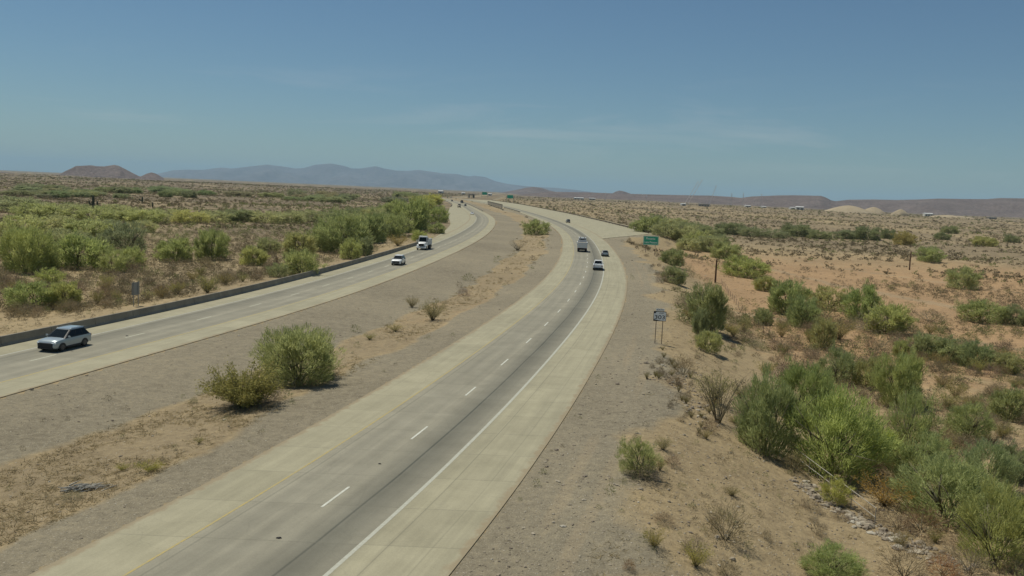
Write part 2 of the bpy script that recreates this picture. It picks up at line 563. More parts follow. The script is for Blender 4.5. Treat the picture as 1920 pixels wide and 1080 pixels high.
# ------------------------------------------------------------------ terrain sheet
def build_terrain():
    th = np.concatenate([np.arange(-180, -48, 4.0), np.arange(-48, 48, .16), np.arange(48, 180, 4.0)])
    th = np.radians(th)
    r = [3.0]
    while r[-1] < 60000:
        r.append(r[-1] * (1.018 if r[-1] < 1800 else 1.06))
    r = np.array(r)
    T, RR = np.meshgrid(th, r)
    x = RR * np.sin(T); y = RR * np.cos(T)
    z = height(x, y)
    nth, nr = len(th), len(r)
    v = np.stack([x, y, z], -1).reshape(-1, 3)
    i = np.arange(nr - 1)[:, None] * nth + np.arange(nth)[None, :]
    j = np.arange(nr - 1)[:, None] * nth + (np.arange(nth)[None, :] + 1) % nth
    faces = np.stack([i, j, j + nth, i + nth], -1).reshape(-1, 4)
    # centre cap
    v = np.vstack([v, [[0, 0, float(height(0., 0.))]]])
    me = new_mesh('ground', v, faces, [M_ground], None, True)
    X = v[:, 0]; Y = v[:, 1]
    dR = X - R_out(Y); dL = L_out(Y) - X
    rx = R_in(Y); lx = L_in(Y)
    inm = (X > lx) & (X < rx)
    w = np.maximum(rx - lx, .1); t = (X - lx) / w
    n1 = fbm(X / 9, Y / 9, 21, 3) - .5
    n2 = fbm(X / 45, Y / 45, 31, 3)
    ne = fbm(X / 30, Y / 300, 37, 3)
    rr = np.hypot(X, Y)
    gR = sstep(9.5, 3.5, dR + n1 * 10)
    # the median: gravel along both carriageways, a straw swale closer to the right one
    tc = .64 + .12 * (fbm(Y / 40, Y * 0 + 3, 51, 2) - .5)
    wid = np.interp(Y, [0, 50, 100, 200, 400], [.27, .24, .17, .2, .25])
    sw = sstep(1.0, .45, np.abs(t - tc) / wid + n1 * .9)
    gM = 1 - sw
    gravel = np.where(inm, gM, np.where(dR > 0, gR, np.where(dL > 0, sstep(3, 0, dL) * .5, 0)))
    straw = np.where(inm, sw * .8, np.where(dR > 0, sstep(.5, .75, n2) * .5 * sstep(400, 100, rr), sstep(.42, .62, n2) * .62))
    red = np.where(inm, sw * (n2 - .25) * 1.2, np.where(dR > 0, sstep(8, 26, dR) * (.40 - .26 * sstep(300, 600, rr) + .5 * sstep(70, 130, Y) * sstep(420, 200, Y)), .30 + .25 * (n2 - .5)))
    brown = np.where(inm, .0, np.where(dR > 0, sstep(150, 500, rr) * .56 + (ne - .5) * .6, sstep(110, 330, rr) * .72 + sstep(380, 700, rr) * .25 + (ne - .5) * .7))
    brown = brown + sstep(1500, 5000, rr) * .2
    # two wheel dirt tracks that cross the right-hand desert
    track = np.zeros_like(X)
    for (a, b, c) in TRACKS:
        d = np.abs((X - a[0]) * (b[1] - a[1]) - (Y - a[1]) * (b[0] - a[0])) / math.hypot(b[0] - a[0], b[1] - a[1])
        d = d + n1 * 3
        track = np.maximum(track, sstep(c, c * .4, d) * (dR > 12))
    for u_, w_ in ((2.6, .7), (4.4, .7)):
        d = np.abs(dR - u_ - n1 * .8)
        track = np.maximum(track, .62 * sstep(w_, w_ * .3, d) * sstep(.25, .6, fbm(X / 4 + 9, Y / 40, 131, 2)) * (Y < 260))
    rill = sstep(.60, .70, fbm(X / 2.5 + 40, Y / 14, 141, 3)) * sstep(3, 7, dR) * sstep(40, 20, dR)
    brown = brown + rill * .35
    for nm, a in (('gravel', gravel), ('straw', straw), ('red', red), ('brown', brown), ('track', track)):
        at_ = me.attributes.new(nm, 'FLOAT', 'POINT')
        at_.data.foreach_set('value', a.astype(np.float32))
    o = link('ground', me)
    tag(o, kind='structure')
    return o


_t = [(at(1420, 500), at(1900, 600), 3.0), (at(1560, 500), at(1900, 548), 2.0), (at(1560, 610), at(1910, 655), 3.2)]
TRACKS = [((a.x, a.y), (b.x, b.y), c) for a, b, c in _t]
build_terrain()


# ------------------------------------------------------------------ carriageways and paint
def strip(name, f, u0, u1, y0, y1, z, material, step=None, u0f=None, u1f=None, parent=None, uvf=None, nu=1, zf=None):
    """a sheet between two lines that follow the road"""
    ys = [y0]
    while ys[-1] < y1:
        ys.append(min(y1, ys[-1] + (step or (2.0 + max(0, ys[-1]) / 150))))
    ys = np.array(ys)
    a = u0f(ys) if u0f else off(f, ys, u0)
    b = u1f(ys) if u1f else off(f, ys, u1)
    sl = slope(f, ys)
    ds = np.sqrt(np.diff(ys) ** 2 + np.diff(f(ys)) ** 2)
    s = np.concatenate([[0], np.cumsum(ds)]) + y0
    n = len(ys)
    v = []; uv = []
    for k in range(nu + 1):
        t = k / nu
        x = a * (1 - t) + b * t
        zz = np.full(n, z) if zf is None else zf(x, ys) + z
        v.append(np.stack([x, ys, zz], -1))
        uv.append(np.stack([(x - f(ys)) / np.sqrt(1 + sl ** 2), s], -1))
    v = np.concatenate(v); uv = np.concatenate(uv)
    faces = []
    for k in range(nu):
        i = np.arange(n - 1) + k * n
        faces.append(np.stack([i, i + n, i + n + 1, i + 1], -1))
    faces = np.concatenate(faces)
    return v, faces, uv


def sheet(name, v, faces, uv, material, kind='structure'):
    me = new_mesh(name, v, faces, [material])
    l = me.uv_layers.new(name='UVMap')
    li = np.empty(len(me.loops), np.int32); me.loops.foreach_get('vertex_index', li)
    l.data.foreach_set('uv', uv[li].astype(np.float32).ravel())
    o = link(name, me)
    tag(o, kind=kind)
    return o


def with_edge(v, faces, uv, n, nu, drop=.35):
    """gives the sheet a vertical outer face on both long sides so it reads as a slab"""
    V = [v]; Fc = [faces]; U = [uv]
    base = len(v)
    for side in (0, nu):
        i0 = side * n
        low = v[i0:i0 + n].copy(); low[:, 2] -= drop
        V.append(low); U.append(uv[i0:i0 + n])
        i = np.arange(n - 1)
        if side == 0:
            q = np.stack([i0 + i, i0 + i + 1, base + i + 1, base + i], -1)
        else:
            q = np.stack([base + i, base + i + 1, i0 + i + 1, i0 + i], -1)
        Fc.append(q); base += n
    return np.concatenate(V), np.concatenate(Fc), np.concatenate(U)


YF = lambda y: YEL_R(y)
LF = lambda y: off(IN_L, y, -3.2)            # yellow line of the far carriageway


class LFC:
    pass


def lneg(y):
    return LF(y)


v, f, uv = strip('road', YEL_R, 0, 0, -110, 1450, .045, M_road_r, u0f=R_in, u1f=R_out, nu=8)
n = len(v) // 9
v, f, uv = with_edge(v, f, uv, n, 8)
sheet('road', v, f, uv, M_road_r)
v, f, uv = strip('road', LF, 0, 0, -110, 1450, .045, M_road_l, u0f=L_out, u1f=L_in, nu=8)
n = len(v) // 9
v, f, uv = with_edge(v, f, uv, n, 8)
uv[:, 0] *= -1
sheet('road', v, f, uv, M_road_l)
# the on-ramp, falling away behind its own crest
ys = np.linspace(372, 250, 30)
cx = np.interp(ys, [250, 330, 372], [60, 52, 46.5])
hw = np.interp(ys, [250, 330, 360, 372], [4.5, 5.2, 8, 11.5])
zz = .041 - .002 * np.clip(372 - ys, 0, None) ** 2 - .06 * np.clip(372 - ys, 0, None)
v = np.concatenate([np.stack([cx - hw, ys, zz], -1), np.stack([cx + hw, ys, zz], -1)])
i = np.arange(29)
f = np.stack([i + 30, i, i + 1, i + 31], -1)
uv = np.concatenate([np.stack([8.5 + 0 * ys, ys], -1), np.stack([17 + 0 * ys, ys], -1)])
sheet('road', v, f, uv, M_road_r)


def paint(f, u, w, y0, y1, z=.050, dash=None, left=False):
    out = MBs = ([], [])
    if dash is None:
        vv, ff, _ = strip('', f, u - w / 2, u + w / 2, y0, y1, z, None)
        return vv, ff
    V = []; Fc = []; k = 0
    per, ln, ph = dash
    y = y0 + ph
    while y < y1:
        sl = float(slope(f, y)); c = 1 / math.sqrt(1 + sl * sl)
        vv, ff, _ = strip('', f, u - w / 2, u + w / 2, y, y + ln * c, z, None, step=1.2)
        V.append(vv); Fc.append(ff + k); k += len(vv)
        y += per * c
    return np.concatenate(V), np.concatenate(Fc)


def paint_obj(items, material):
    V = []; Fc = []; k = 0
    for vv, ff in items:
        V.append(vv); Fc.append(ff + k); k += len(vv)
    me = new_mesh('road_marking', np.concatenate(V), np.concatenate(Fc), [material])
    tag(link('road_marking', me), kind='structure')


paint_obj([paint(YEL_R, 7.1, .20, -110, 470)], M_white_line)
paint_obj([paint(YEL_R, 3.55, .125, 40.2, 420, dash=(12.19, 3.05, -.6))], M_dash_line)
paint_obj([paint(YEL_R, 0.0, .11, -110, 1000)], M_yellow_line)
paint_obj([paint(LF, -7.0, .16, -110, 500)], M_white_line)
paint_obj([paint(LF, -3.5, .18, 30, 420, dash=(12.19, 3.05, 2.6))], M_faint_line)
paint_obj([paint(LF, 0.0, .15, -110, 700)], M_yellow_line)


# ------------------------------------------------------------------ barriers
def barrier(fx, y0, y1, label, h=.84, flip=1, z0=-.1, step=3.0, name='concrete_barrier', group='concrete barriers along the freeway', wb=.30, wt=.09, seg=0):
    ys = np.arange(y0, y1 + .01, step)
    rings = []
    for y in ys:
        x = float(fx(y))
        sl = float((fx(y + 1) - fx(y - 1)) / 2)
        nx, ny = 1 / math.hypot(1, sl), -sl / math.hypot(1, sl)
        prof = [(-wb, z0), (-wb, .08), (-wb * .55, .28), (-wt, h - .03), (-wt + .03, h), (wt - .03, h), (wt, h - .03), (wb * .55, .28), (wb, .08), (wb, z0)]
        rings.append([(x + nx * a, y + ny * a, b) for a, b in prof])
    if seg:
        o = empty(name, (float(fx(y0)), y0, 0))
        k = 0
        while k < len(rings) - 1:
            part = [[(p[0] - o.location.x, p[1] - o.location.y, p[2]) for p in rg] for rg in rings[k:k + seg + 1]]
            a, b = Vector(part[-1][0]), Vector(part[-2][0])
            part[-1] = [tuple(Vector(p) + (b - a).normalized() * .05) for p in part[-1]]
            MB().loft(part).build('segment', M_barrier, o)
            k += seg
    else:
        o = MB().loft(rings).build(name, M_barrier, smooth=False)
    tag(o, label, 'barrier', group)
    return o


barrier(lambda y: L_out(y) + .30, -100, 234, 'long grey concrete barrier curving along the outer shoulder of the far carriageway', h=.9, step=2.0, seg=3)
barrier(lambda y: L_out(y) + .30, 760, 1160, 'distant stub of concrete barrier at the left edge of the road beyond the green trees', h=1.0, step=8)
def guardrail(fx, y0, y1, label, step=4.0):
    ys = np.arange(y0, y1 + .01, step)
    root = empty('guardrail', (float(fx(ys[0])), ys[0], 0))
    ox, oy = float(fx(ys[0])), ys[0]
    beam = []
    for i, y in enumerate(ys):
        x = float(fx(y)) - ox
        beam.append([(x - .10, y - oy, .38), (x + .05, y - oy, .38), (x + .05, y - oy, .80), (x - .10, y - oy, .80)])
        if i % 3 == 0:
            MB().box((x + .12, y - oy, .3), (.16, .2, .96)).build('post', M_raildark, root)
    MB().loft(beam).build('beam', M_raildark, root)
    tag(root, label, 'guardrail', 'dark guardrails far up the freeway')


M_raildark = mat('near black rail', (.035, .028, .02), .9, 0, .1)  # near-black colour that draws the rails and wall top as dark lines
guardrail(lambda y: R_out(y) - .5, 374, 1440, 'long dark guardrail along the outer edge of the right-hand road and ramp')
guardrail(lambda y: R_in(y) + .6, 660, 830, 'short rail, coloured dark for a barrier in shade, at the median edge of the right-hand road by the bridge wall', 6)  # dark colour put in for the shaded side of a roadside barrier
barrier(lambda y: L_in(y) - .3, 640, 1000, 'low barrier at the median edge of the oncoming road near the bridge', h=1.2, step=6)

# bridge side face over the wash in the median
A_ = on_plane(914, 383, 0); B_ = on_plane(941, 391, 0)
br = empty('bridge_wall', A_)
dv = (B_ - A_); dv.z = 0
nv = Vector((-dv.y, dv.x, 0)).normalized()
if nv.y < 0: nv = -nv


def wall_part(name, z0, z1, th, front, material):
    a = Vector((0, 0, 0)) + nv * front; b = dv + nv * front
    mb = MB().loft([[(a.x, a.y, z0), (a.x + nv.x * th, a.y + nv.y * th, z0), (a.x + nv.x * th, a.y + nv.y * th, z1), (a.x, a.y, z1)],
                    [(b.x, b.y, z0), (b.x + nv.x * th, b.y + nv.y * th, z0), (b.x + nv.x * th, b.y + nv.y * th, z1), (b.x, b.y, z1)]])
    return mb.build(name, material, br)


wall_part('wall_face', .9, 3.4, .5, 0, M_barrier)
wall_part('coping', 3.4, 3.65, .7, -.1, M_raildark)
for i in range(8):
    q = dv * ((i + .5) / 8) + nv * .3
    MB().tube([(q.x, q.y, -1), (q.x, q.y, .9)], .4, 8).build('pier', M_barrier, br)
tag(br, 'pale concrete bridge wall with a dark coping, in the median far up the road', 'wall')


# ------------------------------------------------------------------ plants (unit meshes: about 1 wide, 1 high, base at the origin)
def leaf_quads(pos, dirs, length, width, g):
    """thin leaf / twig quads at pos pointing along dirs"""
    n = len(pos)
    d = dirs / np.maximum(np.linalg.norm(dirs, axis=1, keepdims=True), 1e-6)
    rnd = g.normal(size=(n, 3))
    s = np.cross(d, rnd); s /= np.maximum(np.linalg.norm(s, axis=1, keepdims=True), 1e-6)
    L = (length * (0.6 + 0.8 * g.random(n)))[:, None]
    W = (width * (0.6 + 0.8 * g.random(n)))[:, None]
    a = pos - s * W * .5; b = pos + s * W * .5
    c = pos + d * L + s * W * .25; e = pos + d * L - s * W * .25
    v = np.stack([a, b, c, e], 1).reshape(-1, 3)
    f = np.arange(n * 4).reshape(-1, 4)
    return v, f


def branch_paths(g, n, spread, h0, h1, wig=.10, seg=6, base_r=.03):
    paths = []
    for i in range(n):
        az = 2 * math.pi * (i + g.random() * .8) / n
        tilt = spread * (.25 + .75 * math.sqrt(g.random()))
        L = h0 + (h1 - h0) * g.random()
        p = np.array([math.cos(az), math.sin(az), 0]) * base_r * g.random()
        pts = [p.copy()]
        for k in range(seg):
            t = (k + 1) / seg
            out = tilt * (.55 + .6 * t)
            d = np.array([math.cos(az) * math.sin(out), math.sin(az) * math.sin(out), math.cos(out)])
            p = p + d * L / seg + g.normal(size=3) * wig * L / seg
            pts.append(p.copy())
        paths.append(np.array(pts))
    return paths


def wood_mesh(name, paths, r0, material, n=5):
    mb = MB()
    for p in paths:
        k = len(p)
        mb.tube([tuple(a) for a in p], [r0 * (1 - .8 * i / (k - 1)) for i in range(k)], n, True)
    return new_mesh(name, mb.v, mb.f, [material], None, True)


def normalise(v, paths):
    """scale so that the crown is 1 wide and 1 high"""
    hi = np.percentile(v[:, 2], 99.3)
    wx = np.percentile(np.hypot(v[:, 0], v[:, 1]), 97)
    S = np.array([.5 / wx, .5 / wx, 1 / hi])
    return v * S, [p * S for p in paths]


def palo_verde(seed, n_clump=170, per=26, ragged=.5, leaf=(.085, .017)):
    g = np.random.default_rng(seed)
    main = branch_paths(g, 9, .95, .6, .95, .10)
    twigs = []
    P = []; D = []
    # lobes: each main limb ends in a lobe of ascending wispy twigs
    nl = 13
    lob = []
    for i in range(nl):
        az = 2 * math.pi * i / nl * 1.618 * 2 + g.random()
        el = math.acos(1 - (i + .5) / nl * 1.12)
        rr = .32 + .16 * g.random()
        lob.append((np.array([math.cos(az) * math.sin(el) * rr * 1.1, math.sin(az) * math.sin(el) * rr * 1.1, .42 + .95 * (math.cos(el)) * rr * (.8 + .5 * g.random())]), .15 + .11 * g.random()))
    for i in range(n_clump):
        c, r = lob[g.integers(nl)]
        q = g.normal(size=3); q /= np.linalg.norm(q)
        s = c + q * r * g.random() ** .45 * (1 + ragged * max(0, g.normal()) * .35)
        if s[2] < .04: s[2] = .04 + g.random() * .1
        out = s - np.array([0, 0, .05])
        out = out / np.linalg.norm(out)
        for k in range(per):
            P.append(s + g.normal(size=3) * .038)
            d = out * .9 + g.normal(size=3) * .42 + np.array([0, 0, .35])
            D.append(d)
    # low skirt of foliage
    for i in range(int(n_clump * per * .42)):
        az = g.random() * 6.283; rr = .12 + .38 * g.random() ** .7
        P.append([math.cos(az) * rr, math.sin(az) * rr, .03 + .34 * g.random()])
        D.append([math.cos(az), math.sin(az), .5 + g.random()])
    v, f = leaf_quads(np.array(P), np.array(D, float), leaf[0], leaf[1], g)
    v, main = normalise(v, main)
    main = [p * np.array([.82, .82, .86]) for p in main]
    for p in main[:6]:
        for j in (2, 3, 4):
            a = p[j]; d = p[j] - p[j - 1]; d = d / np.linalg.norm(d) * .3 + g.normal(size=3) * .13 + np.array([0, 0, .05])
            twigs.append(np.array([a, a + d * .5, a + d + g.normal(size=3) * .02]))
    return (new_mesh('crown', v, f, [M_leaf]), wood_mesh('trunk', main + [t for t in twigs], .011, M_bark))


def creosote(seed, n_stem=30, per=70, mt=None, leaf=(.042, .013), spread=.95):
    g = np.random.default_rng(seed)
    st = branch_paths(g, n_stem, spread, .65, 1.0, .10, 6, .04)
    P = []; D = []
    for p in st:
        for k in range(per):
            t = 1 - g.random() ** 1.3 * .78
            i = min(int(t * 6), 5); u = t * 6 - i
            q = p[i] * (1 - u) + p[i + 1] * u
            P.append(q + g.normal(size=3) * .05); D.append(p[i + 1] - p[i] + g.normal(size=3) * .12)
    v, f = leaf_quads(np.array(P), np.array(D), leaf[0], leaf[1], g)
    v, st = normalise(v, st)
    return (new_mesh('foliage', v, f, [mt or M_creo]), wood_mesh('stems', st, .008, M_bark, 4))


def dry_shrub(seed, n=1000, material=None, stems=12):
    g = np.random.default_rng(seed)
    st = branch_paths(g, stems, 1.1, .5, .9, .14, 4, .05)
    az = g.random(n) * 6.283; el = np.arccos(g.random(n)); rr = .25 + .27 * g.random(n)
    pos = np.stack([np.cos(az) * np.sin(el) * rr, np.sin(az) * np.sin(el) * rr, np.cos(el) * rr * 1.5 + .05], -1)
    pos *= (1 + .25 * (vnoise(az * 1.5, el * 3, seed) - .5))[:, None]
    v, f = leaf_quads(pos, pos + g.normal(size=(n, 3)) * .25, .085, .0095, g)
    v, st = normalise(v, st)
    return (new_mesh('twigs', v, f, [material or M_dry]), wood_mesh('stems', st, .009, M_bark, 3))


def one_mesh(a, b, name):
    """joins foliage and stems for plants that are too small to show their parts"""
    va = np.empty(len(a.vertices) * 3, np.float32); a.vertices.foreach_get('co', va); va = va.reshape(-1, 3)
    fa = [tuple(p.vertices) for p in a.polygons]
    vb = [tuple(v.co) for v in b.vertices]; fb = [tuple(i + len(va) for i in p.vertices) for p in b.polygons]
    return new_mesh(name, np.concatenate([va, np.array(vb, np.float32)]), fa + fb, [a.materials[0], b.materials[0]], [0] * len(fa) + [1] * len(fb))


BIGPV = [palo_verde(100 + i, (250, 190, 300, 220, 170, 270)[i], 36, (.9, 1.3, .7, 1.1, 1.5, .8)[i], (.066, .0088)) for i in range(6)]
PV = [palo_verde(200 + i, (185, 130, 210, 160, 110, 190, 145, 200)[i], 25, (.85, 1.2, .7, 1., 1.4, .8, 1.2, .9)[i], (.088, .015)) for i in range(8)]
CR = [creosote(300 + i) for i in range(4)]
BIGCR = [creosote(320 + i, 80, 150, None, (.042, .016), 1.2) for i in range(2)]
SPARSE = [creosote(340 + i, 22, 20, M_dry, (.05, .012), .8) for i in range(2)]
DR = [dry_shrub(400 + i) for i in range(4)]
PV1 = [one_mesh(a, b, 'small_tree') for a, b in PV]
CR1 = [one_mesh(a, b, 'creosote_bush') for a, b in CR]
DR1 = [one_mesh(a, b, 'dry_shrub') for a, b in DR]

KIND = {
    'pv': ('palo_verde_tree', 'tree', PV, PV1, ('crown', 'trunk')),
    'big': ('palo_verde_tree', 'tree', BIGPV, None, ('crown', 'trunk')),
    'cr': ('creosote_bush', 'bush', CR, CR1, ('foliage', 'stems')),
    'bigcr': ('creosote_bush', 'bush', BIGCR, None, ('foliage', 'stems')),
    'sp': ('bare_bush', 'bush', SPARSE, None, ('foliage', 'stems')),
    'dr': ('dry_shrub', 'shrub', DR, DR1, ('foliage', 'stems')),
}
OCC = []          # ground already taken by a placed plant


def plant(kind, px, py, w, h, label, group=None, tint=(1, 1, 1), parts=None, sink=.04, var=None):
    name, cat, two, one, pn = KIND[kind]
    if kind in ('pv', 'big'):
        lum = (tint[0] + tint[1] + tint[2]) / 3
        tint = tuple(.6 * c + .4 * lum * q for c, q in zip(tint, (1.0, 1.03, .94)))
    p = at(px, py)
    d = depth(p)
    W = w * d / F_PX * 1.12; Hh = h * d / F_PX * 1.05
    p = p + Vector((0, W * .22, 0))               # the base pixel is the near side of the plant
    p.z = float(height(p.x, p.y)) - sink * Hh
    rz = random.uniform(0, 6.28)
    OCC.append((p.x, p.y, W * .5))
    if parts is None:
        parts = w > 42
    if parts or one is None:
        a, b = random.choice(two) if var is None else two[var]
        root = empty(name, p, rz)
        root.scale = (W, W * random.uniform(.85, 1.05), Hh)
        for nm, me in zip(pn, (a, b)):
            o = link(nm, me, root)
            o.color = (*tint, 1)
    else:
        root = link(name, random.choice(one))
        root.location = p; root.rotation_euler = (0, 0, rz)
        root.scale = (W, W, Hh)
        root.color = (*tint, 1)
    tag(root, label, cat, group)
    return root


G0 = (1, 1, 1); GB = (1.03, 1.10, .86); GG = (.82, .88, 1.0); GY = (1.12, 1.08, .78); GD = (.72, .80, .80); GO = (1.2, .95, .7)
# --- median
plant('big', 550, 724, 168, 102, 'large rounded green palo verde in the median, alone above the olive creosote bush', None, (.9, .97, .8), var=2)
plant('bigcr', 448, 768, 132, 76, 'olive creosote bush at the lower left foot of the big median tree', None, (.90, .88, .68))
plant('dr', 492, 752, 70, 40, 'grey dry brush tucked between the olive bush and the big median tree', None, (.85, .85, .92))
plant('pv', 1005, 441, 50, 29, 'bright green tree in the median where the two roads part', None, GB)
plant('sp', 970, 470, 38, 22, 'thin dry bush below the bright green median tree')
plant('cr', 810, 602, 46, 40, 'sparse olive bush beside the straw strip in the middle of the median', None, (.95, .9, .9))
plant('cr', 740, 622, 30, 15, 'low pale olive scrub left of the sparse median bush', None, (1.2, 1.1, 1.1))
plant('cr', 692, 638, 26, 13, 'low tuft of olive scrub upslope of the big median tree', None, (1.1, 1.1, 1))
plant('cr', 372, 833, 18, 13, 'tiny round olive shrub on the straw strip below the creosote bush')
plant('cr', 278, 888, 52, 20, 'low yellow green shrub next to the heap of pale dead branches', None, (1.2, 1.2, .6))
plant('cr', 226, 884, 26, 14, 'small yellow green tuft between the branch heap and the low shrub', None, (1.2, 1.2, .65))
plant('dr', 303, 866, 14, 10, 'small dark dry tuft above the low yellow green shrub', None, (.8, .8, .7))
plant('dr', 130, 940, 40, 18, 'grey green matted shrub at the lower end of the branch heap', None, (.95, 1.05, .9))
plant('dr', 362, 757, 16, 12, 'tiny green tuft left of the olive creosote bush', None, (.7, .9, .6))

# --- right verge and slope, near
plant('big', 1197, 893, 84, 66, 'rounded green bush alone on the gravel slope right of the shoulder', None, (1.0, 1.05, .8))
plant('dr', 1213, 908, 70, 32, 'grey dead brush at the foot of the lone rounded bush', None, (.62, .62, .66))
plant('cr', 1308, 1070, 62, 46, 'yellow green bush at the bottom edge of the photo right of the shoulder', None, (1.25, 1.2, .8))
plant('cr', 1228, 1030, 46, 36, 'small olive bush between the lone rounded bush and the bottom edge', None, (1.05, .95, .7))
plant('dr', 1180, 1072, 24, 24, 'small rusty brown shrub nearest the concrete edge at the bottom', None, (1., .72, .5))
plant('cr', 1238, 884, 26, 26, 'little olive tuft right against the lone rounded bush', None, (1, .9, .8))
plant('dr', 1262, 876, 34, 22, 'pinkish grey shrub right of the lone rounded bush', None, (1.1, .9, .85))
plant('cr', 1245, 846, 32, 26, 'thin olive shrub just above the lone rounded bush', None, (1, .95, .9))
plant('big', 1570, 1096, 130, 58, 'bright green bush cut by the bottom edge of the photo', None, (.95, 1.12, .75))
plant('dr', 1705, 1092, 90, 66, 'grey brown brush at the bottom edge right of the bright green bush', None, (.95, .9, .8))
plant('dr', 1775, 1085, 60, 40, 'orange brown dry shrub at the bottom edge', None, (1.35, .85, .55))
plant('dr', 1828, 1085, 80, 50, 'dull grey shrub at the bottom edge beneath the dense thicket', None, (.9, .9, .85))
plant('dr', 1578, 976, 34, 18, 'grey mound shrub on the tan slope beside the toe of loose rock', None, (.9, .85, .8))
plant('dr', 1528, 982, 20, 15, 'small grey tuft on the bare tan slope', 'small grey tufts on the bare tan slope')
plant('dr', 1545, 992, 16, 10, 'small grey tuft on the bare tan slope', 'small grey tufts on the bare tan slope')
plant('dr', 1560, 1024, 16, 12, 'small grey tuft on the bare tan slope', 'small grey tufts on the bare tan slope')
plant('dr', 1520, 1026, 14, 14, 'small grey tuft on the bare tan slope', 'small grey tufts on the bare tan slope')
plant('dr', 1640, 976, 50, 26, 'dark grey shrub at the rocky toe under the rusty bush', None, (.72, .68, .66))
plant('dr', 1690, 1000, 70, 34, 'grey thicket shrub along the rocky toe of the slope', None, (.8, .76, .72))
# --- big thicket on the right
plant('big', 1442, 856, 112, 152, 'tall dark green tree at the left end of the big right-hand thicket', None, (.80, .93, .75))
plant('big', 1515, 800, 105, 112, 'green tree top rising behind the left end of the thicket', None, (.86, 1.05, .62))
plant('big', 1578, 902, 190, 160, 'widest bright green tree of the thicket, behind the pale pipe rails', None, (.92, 1.12, .62))
plant('big', 1650, 872, 70, 80, 'vivid yellow green tree at the right shoulder of the widest tree', None, (1.15, 1.35, .5))
plant('sp', 1352, 800, 96, 106, 'grey half bare bush with pale branches at the left of the thicket', None, (.95, .95, .8))
plant('cr', 1345, 760, 76, 58, 'dull olive bush behind the half bare grey bush', None, (.78, .8, .8))
plant('pv', 1567, 946, 58, 46, 'yellowish bush at the foot of the widest green tree', None, (1.35, 1.3, .65))
plant('cr', 1672, 958, 110, 54, 'rusty orange brown bush beneath the thicket', None, (1.05, .74, .5))
plant('big', 1578, 722, 78, 70, 'grey green tree at the upper left of the thicket above the wide tree', None, (.85, .95, .8))
plant('pv', 1632, 728, 60, 56, 'olive tree next to the grey green tree at the top of the thicket', None, (1.1, 1.0, .75))
plant('big', 1695, 765, 92, 98, 'loose green tree at the upper right of the thicket', None, (.95, 1.08, .7))
plant('big', 1722, 850, 96, 110, 'wispy green tree right of the widest tree', None, (.85, 1., .72))
plant('big', 1826, 828, 84, 72, 'green tree with a dark shaded foot right of the wispy tree', None, (.8, .92, .72))
plant('pv', 1898, 790, 66, 60, 'pale olive tree at the right edge of the photo above the dense thicket', None, (.95, 1., .8))
plant('big', 1748, 916, 120, 92, 'low dark green tree in the middle of the thicket', None, (.80, .95, .75))
plant('big', 1800, 990, 190, 118, 'broad grey green tree in the lower thicket', None, (.92, 1.06, .85))
plant('big', 1858, 930, 110, 95, 'bluish green tree behind the broad lower tree', None, (.8, .98, .95))
plant('big', 1886, 1066, 150, 150, 'large olive green tree in the lower right corner', None, (1.1, 1.12, .62))
plant('pv', 1905, 905, 60, 66, 'dark tree at the right edge between the two big lower trees', None, GD)
plant('dr', 1738, 1005, 90, 50, 'brownish brush below the broad grey green tree', None, (.9, .7, .55))
plant('dr', 1895, 850, 56, 28, 'grey shrub at the right edge below the pale olive tree', None, (.8, .8, .8))
# --- right, middle distance
plant('pv', 1330, 622, 70, 84, 'upright green tree right of the route marker sign', None, (.9, .95, .8))
plant('pv', 1312, 628, 30, 48, 'narrow dark bush against the left side of the upright tree', None, GD)
plant('pv', 1330, 662, 48, 40, 'small umbrella shaped tree below the upright green tree', None, (.98, 1., .8))
plant('pv', 1478, 590, 72, 62, 'dense green tree at the upper end of the slanting row on the bare soil', None, (.86, 1.02, .72))
plant('pv', 1510, 614, 66, 56, 'dense green tree at the lower end of the slanting row on the bare soil', None, (.82, .98, .75))
plant('pv', 1560, 582, 80, 44, 'yellow olive tree between the slanting row and the round pair', None, (1.15, 1.06, .75))
plant('pv', 1622, 600, 72, 64, 'rear tree of the round green pair', None, (.9, 1.1, .7))
plant('pv', 1668, 626, 84, 54, 'front right tree of the round green pair', None, (1., 1.08, .72))
plant('dr', 1650, 626, 90, 36, 'grey brush under the round green pair', None, (.85, .9, .85))
plant('pv', 1545, 655, 46, 58, 'dull olive tree below the slanting row', None, (.95, .9, .75))
plant('cr', 1578, 640, 70, 40, 'brown olive brush below the yellow olive tree', None, (.9, .8, .7))
plant('pv', 1402, 522, 82, 40, 'broad flat green tree right of the brown post', None, (1., 1.1, .65))
plant('pv', 1437, 546, 44, 28, 'small olive tree below the broad flat tree', None, (1.1, 1.05, .7))
plant('pv', 1433, 610, 36, 32, 'lone little tree on bare orange soil', None, (.9, .95, .8))
plant('dr', 1418, 655, 34, 18, 'small grey green shrub on the orange soil', None, (.8, .95, .8))
plant('dr', 1378, 640, 24, 14, 'thin twiggy shrub on the orange soil', None, (.8, .7, .6))
plant('pv', 1740, 674, 62, 46, 'grey green bush at the left end of the dark row', None, (.8, .88, .85))
plant('pv', 1790, 682, 66, 44, 'second grey green bush in the dark row', None, (.75, .86, .8))
plant('pv', 1840, 692, 66, 50, 'third and largest bush in the dark row', None, (.78, .9, .78))
plant('pv', 1892, 700, 50, 36, 'olive bush at the right end of the dark row', None, (.95, .92, .8))
plant('dr', 1660, 664, 40, 26, 'grey dry bush left of the dark row', None, (.85, .9, .85))
plant('pv', 1690, 668, 30, 30, 'small round green bush left of the dark row', None, (.9, 1., .75))
plant('pv', 1852, 606, 84, 40, 'green bush on the sandy track at the right', None, (.9, 1., .7))
